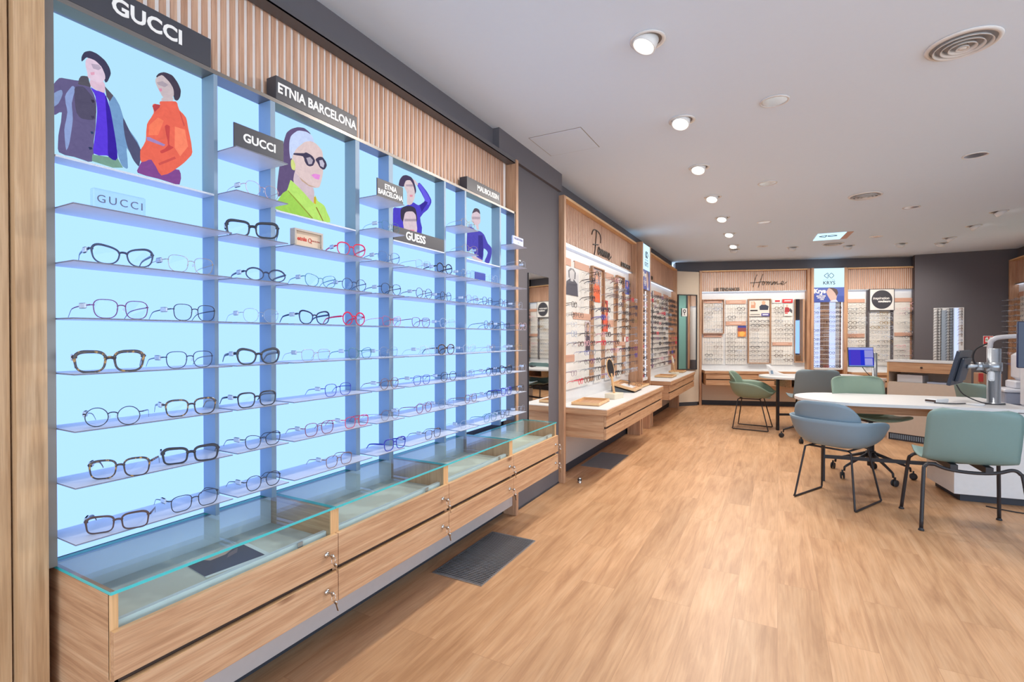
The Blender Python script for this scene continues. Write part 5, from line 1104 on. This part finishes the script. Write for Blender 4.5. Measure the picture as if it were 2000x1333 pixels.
for x,y,w in DN:
    t=thing('ceiling_downlight','round recessed ceiling downlight with faceted reflector, '+w,'ceiling light',(x,y,H),0,'recessed faceted downlights')
    lpart('ring',MB().lathe([(.070,-.002),(.082,-.001),(.082,-.005),(.072,-.008),(.070,-.002)],32),RINGM,t)
    m=MB(); m.lathe([(.070,-.004),(.055,-.002),(.03,-.0012)],14,smooth=False); lpart('reflector',m,REFL,t); spot('down_beam',(x,y,H-.03),(x,y,0),POW*.8,WARM,150,1.0,.06); lpart('diffuser',MB().lathe([(.055,-.0035),(.0,-.004)],14,smooth=False),DIML,t)
for x,y,r,w in ((.79,3.205,.148,'big round white ceiling air vent nearest to us'),(.77,6.16,.148,'round white ceiling air vent halfway down the shop'),(.73,9.09,.148,'round white ceiling air vent near the back wall')):
    t=thing('ceiling_vent',w,'air vent',(x,y,H),0,'round ceiling air vents')
    lpart('flange',MB().lathe([(r*.86,-.003),(r,-.001),(r*.99,-.006),(r*.88,-.012),(r*.86,-.003)],40),RINGM,t)
    lpart('recess',MB().lathe([(r*.87,-.0012),(0,-.0014)],32,smooth=False),plain('vent_shadow',(165,166,172),.8),t)
    for k in range(4):
        q=r*(.78-.2*k); lpart('louvre',MB().lathe([(q,-.020-.002*k),(q-.003,-.021-.002*k),(q-.012,-.006),(q-.009,-.005),(q,-.020-.002*k)],40),RINGM,t)
    lpart('centre',MB().lathe([(r*.12,-.010),(r*.10,-.026),(0,-.026)],24),RINGM,t)
t=thing('ceiling_hatch','square flush access hatch in the white ceiling','hatch',(-1.40,3.43,H))
MB().box(-1.595,-1.205,3.235,3.63,H-.0035,H-.001).build('panel',CEIL,t)
mb=MB()
for x0,x1,y0,y1 in ((-1.60,-1.595,3.23,3.635),(-1.205,-1.20,3.23,3.635),(-1.595,-1.205,3.23,3.235),(-1.595,-1.205,3.63,3.635)): mb.box(x0,x1,y0,y1,H-.002,H-.0005)
mb.build('seam',plain('seam_grey',(150,142,136),.8),t)
t=thing('ceiling_logo_panel','lit white ceiling panel with a diamond logo near the back wall','light panel',(.65,8.4,H))
LTp=frame_T((.63,8.42,H-.004),(1,.06,0),(.06,-1,0),(0,0,-1))
MB().box(-.17,.17,-.27,.27,-.002,.001,T=LTp).build('panel',SIGNLIT,t); MB().box(.17,.25,-.27,.27,-.002,.0005,T=LTp).build('border',PINK,t)
krys(t,frame_T((.60,8.30,H-.0055),(1,.06,0),(-.06,1,0),(0,0,-1)),.14)
# LED strip light in the units (the strips themselves glow)
# ------------------------------------------------------------------ light from the shop front, world, camera
w=bpy.data.worlds.new('daylight'); SC.world=w; w.use_nodes=True; nt=w.node_tree; bg=nt.nodes['Background']; bg.inputs['Color'].default_value=(.70,.85,1.0,1); bg.inputs['Strength'].default_value=WST
cam=bpy.data.cameras.new('camera'); co=bpy.data.objects.new('camera',cam); COL.objects.link(co); SC.camera=co
cam.sensor_fit='HORIZONTAL'; cam.sensor_width=36; cam.lens=970/2000*36; cam.clip_start=.01
yaw,pit=R(28.24),R(.47)
F=V((-sin(yaw)*cos(pit),cos(yaw)*cos(pit),-sin(pit))); co.location=(0,0,1.30); co.rotation_euler=F.to_track_quat('-Z','Y').to_euler()
vs=SC.view_settings; vs.view_transform='Standard'; vs.look='None'; vs.gamma=1; vs.use_curve_mapping=False; vs.exposure=EXPO
SC.cycles.max_bounces=9; SC.cycles.diffuse_bounces=5; SC.cycles.glossy_bounces=3; SC.cycles.transparent_max_bounces=16; SC.cycles.transmission_bounces=4
SC.cycles.sample_clamp_indirect=6; SC.cycles.caustics_reflective=False; SC.cycles.caustics_refractive=False; SC.cycles.use_denoising=True
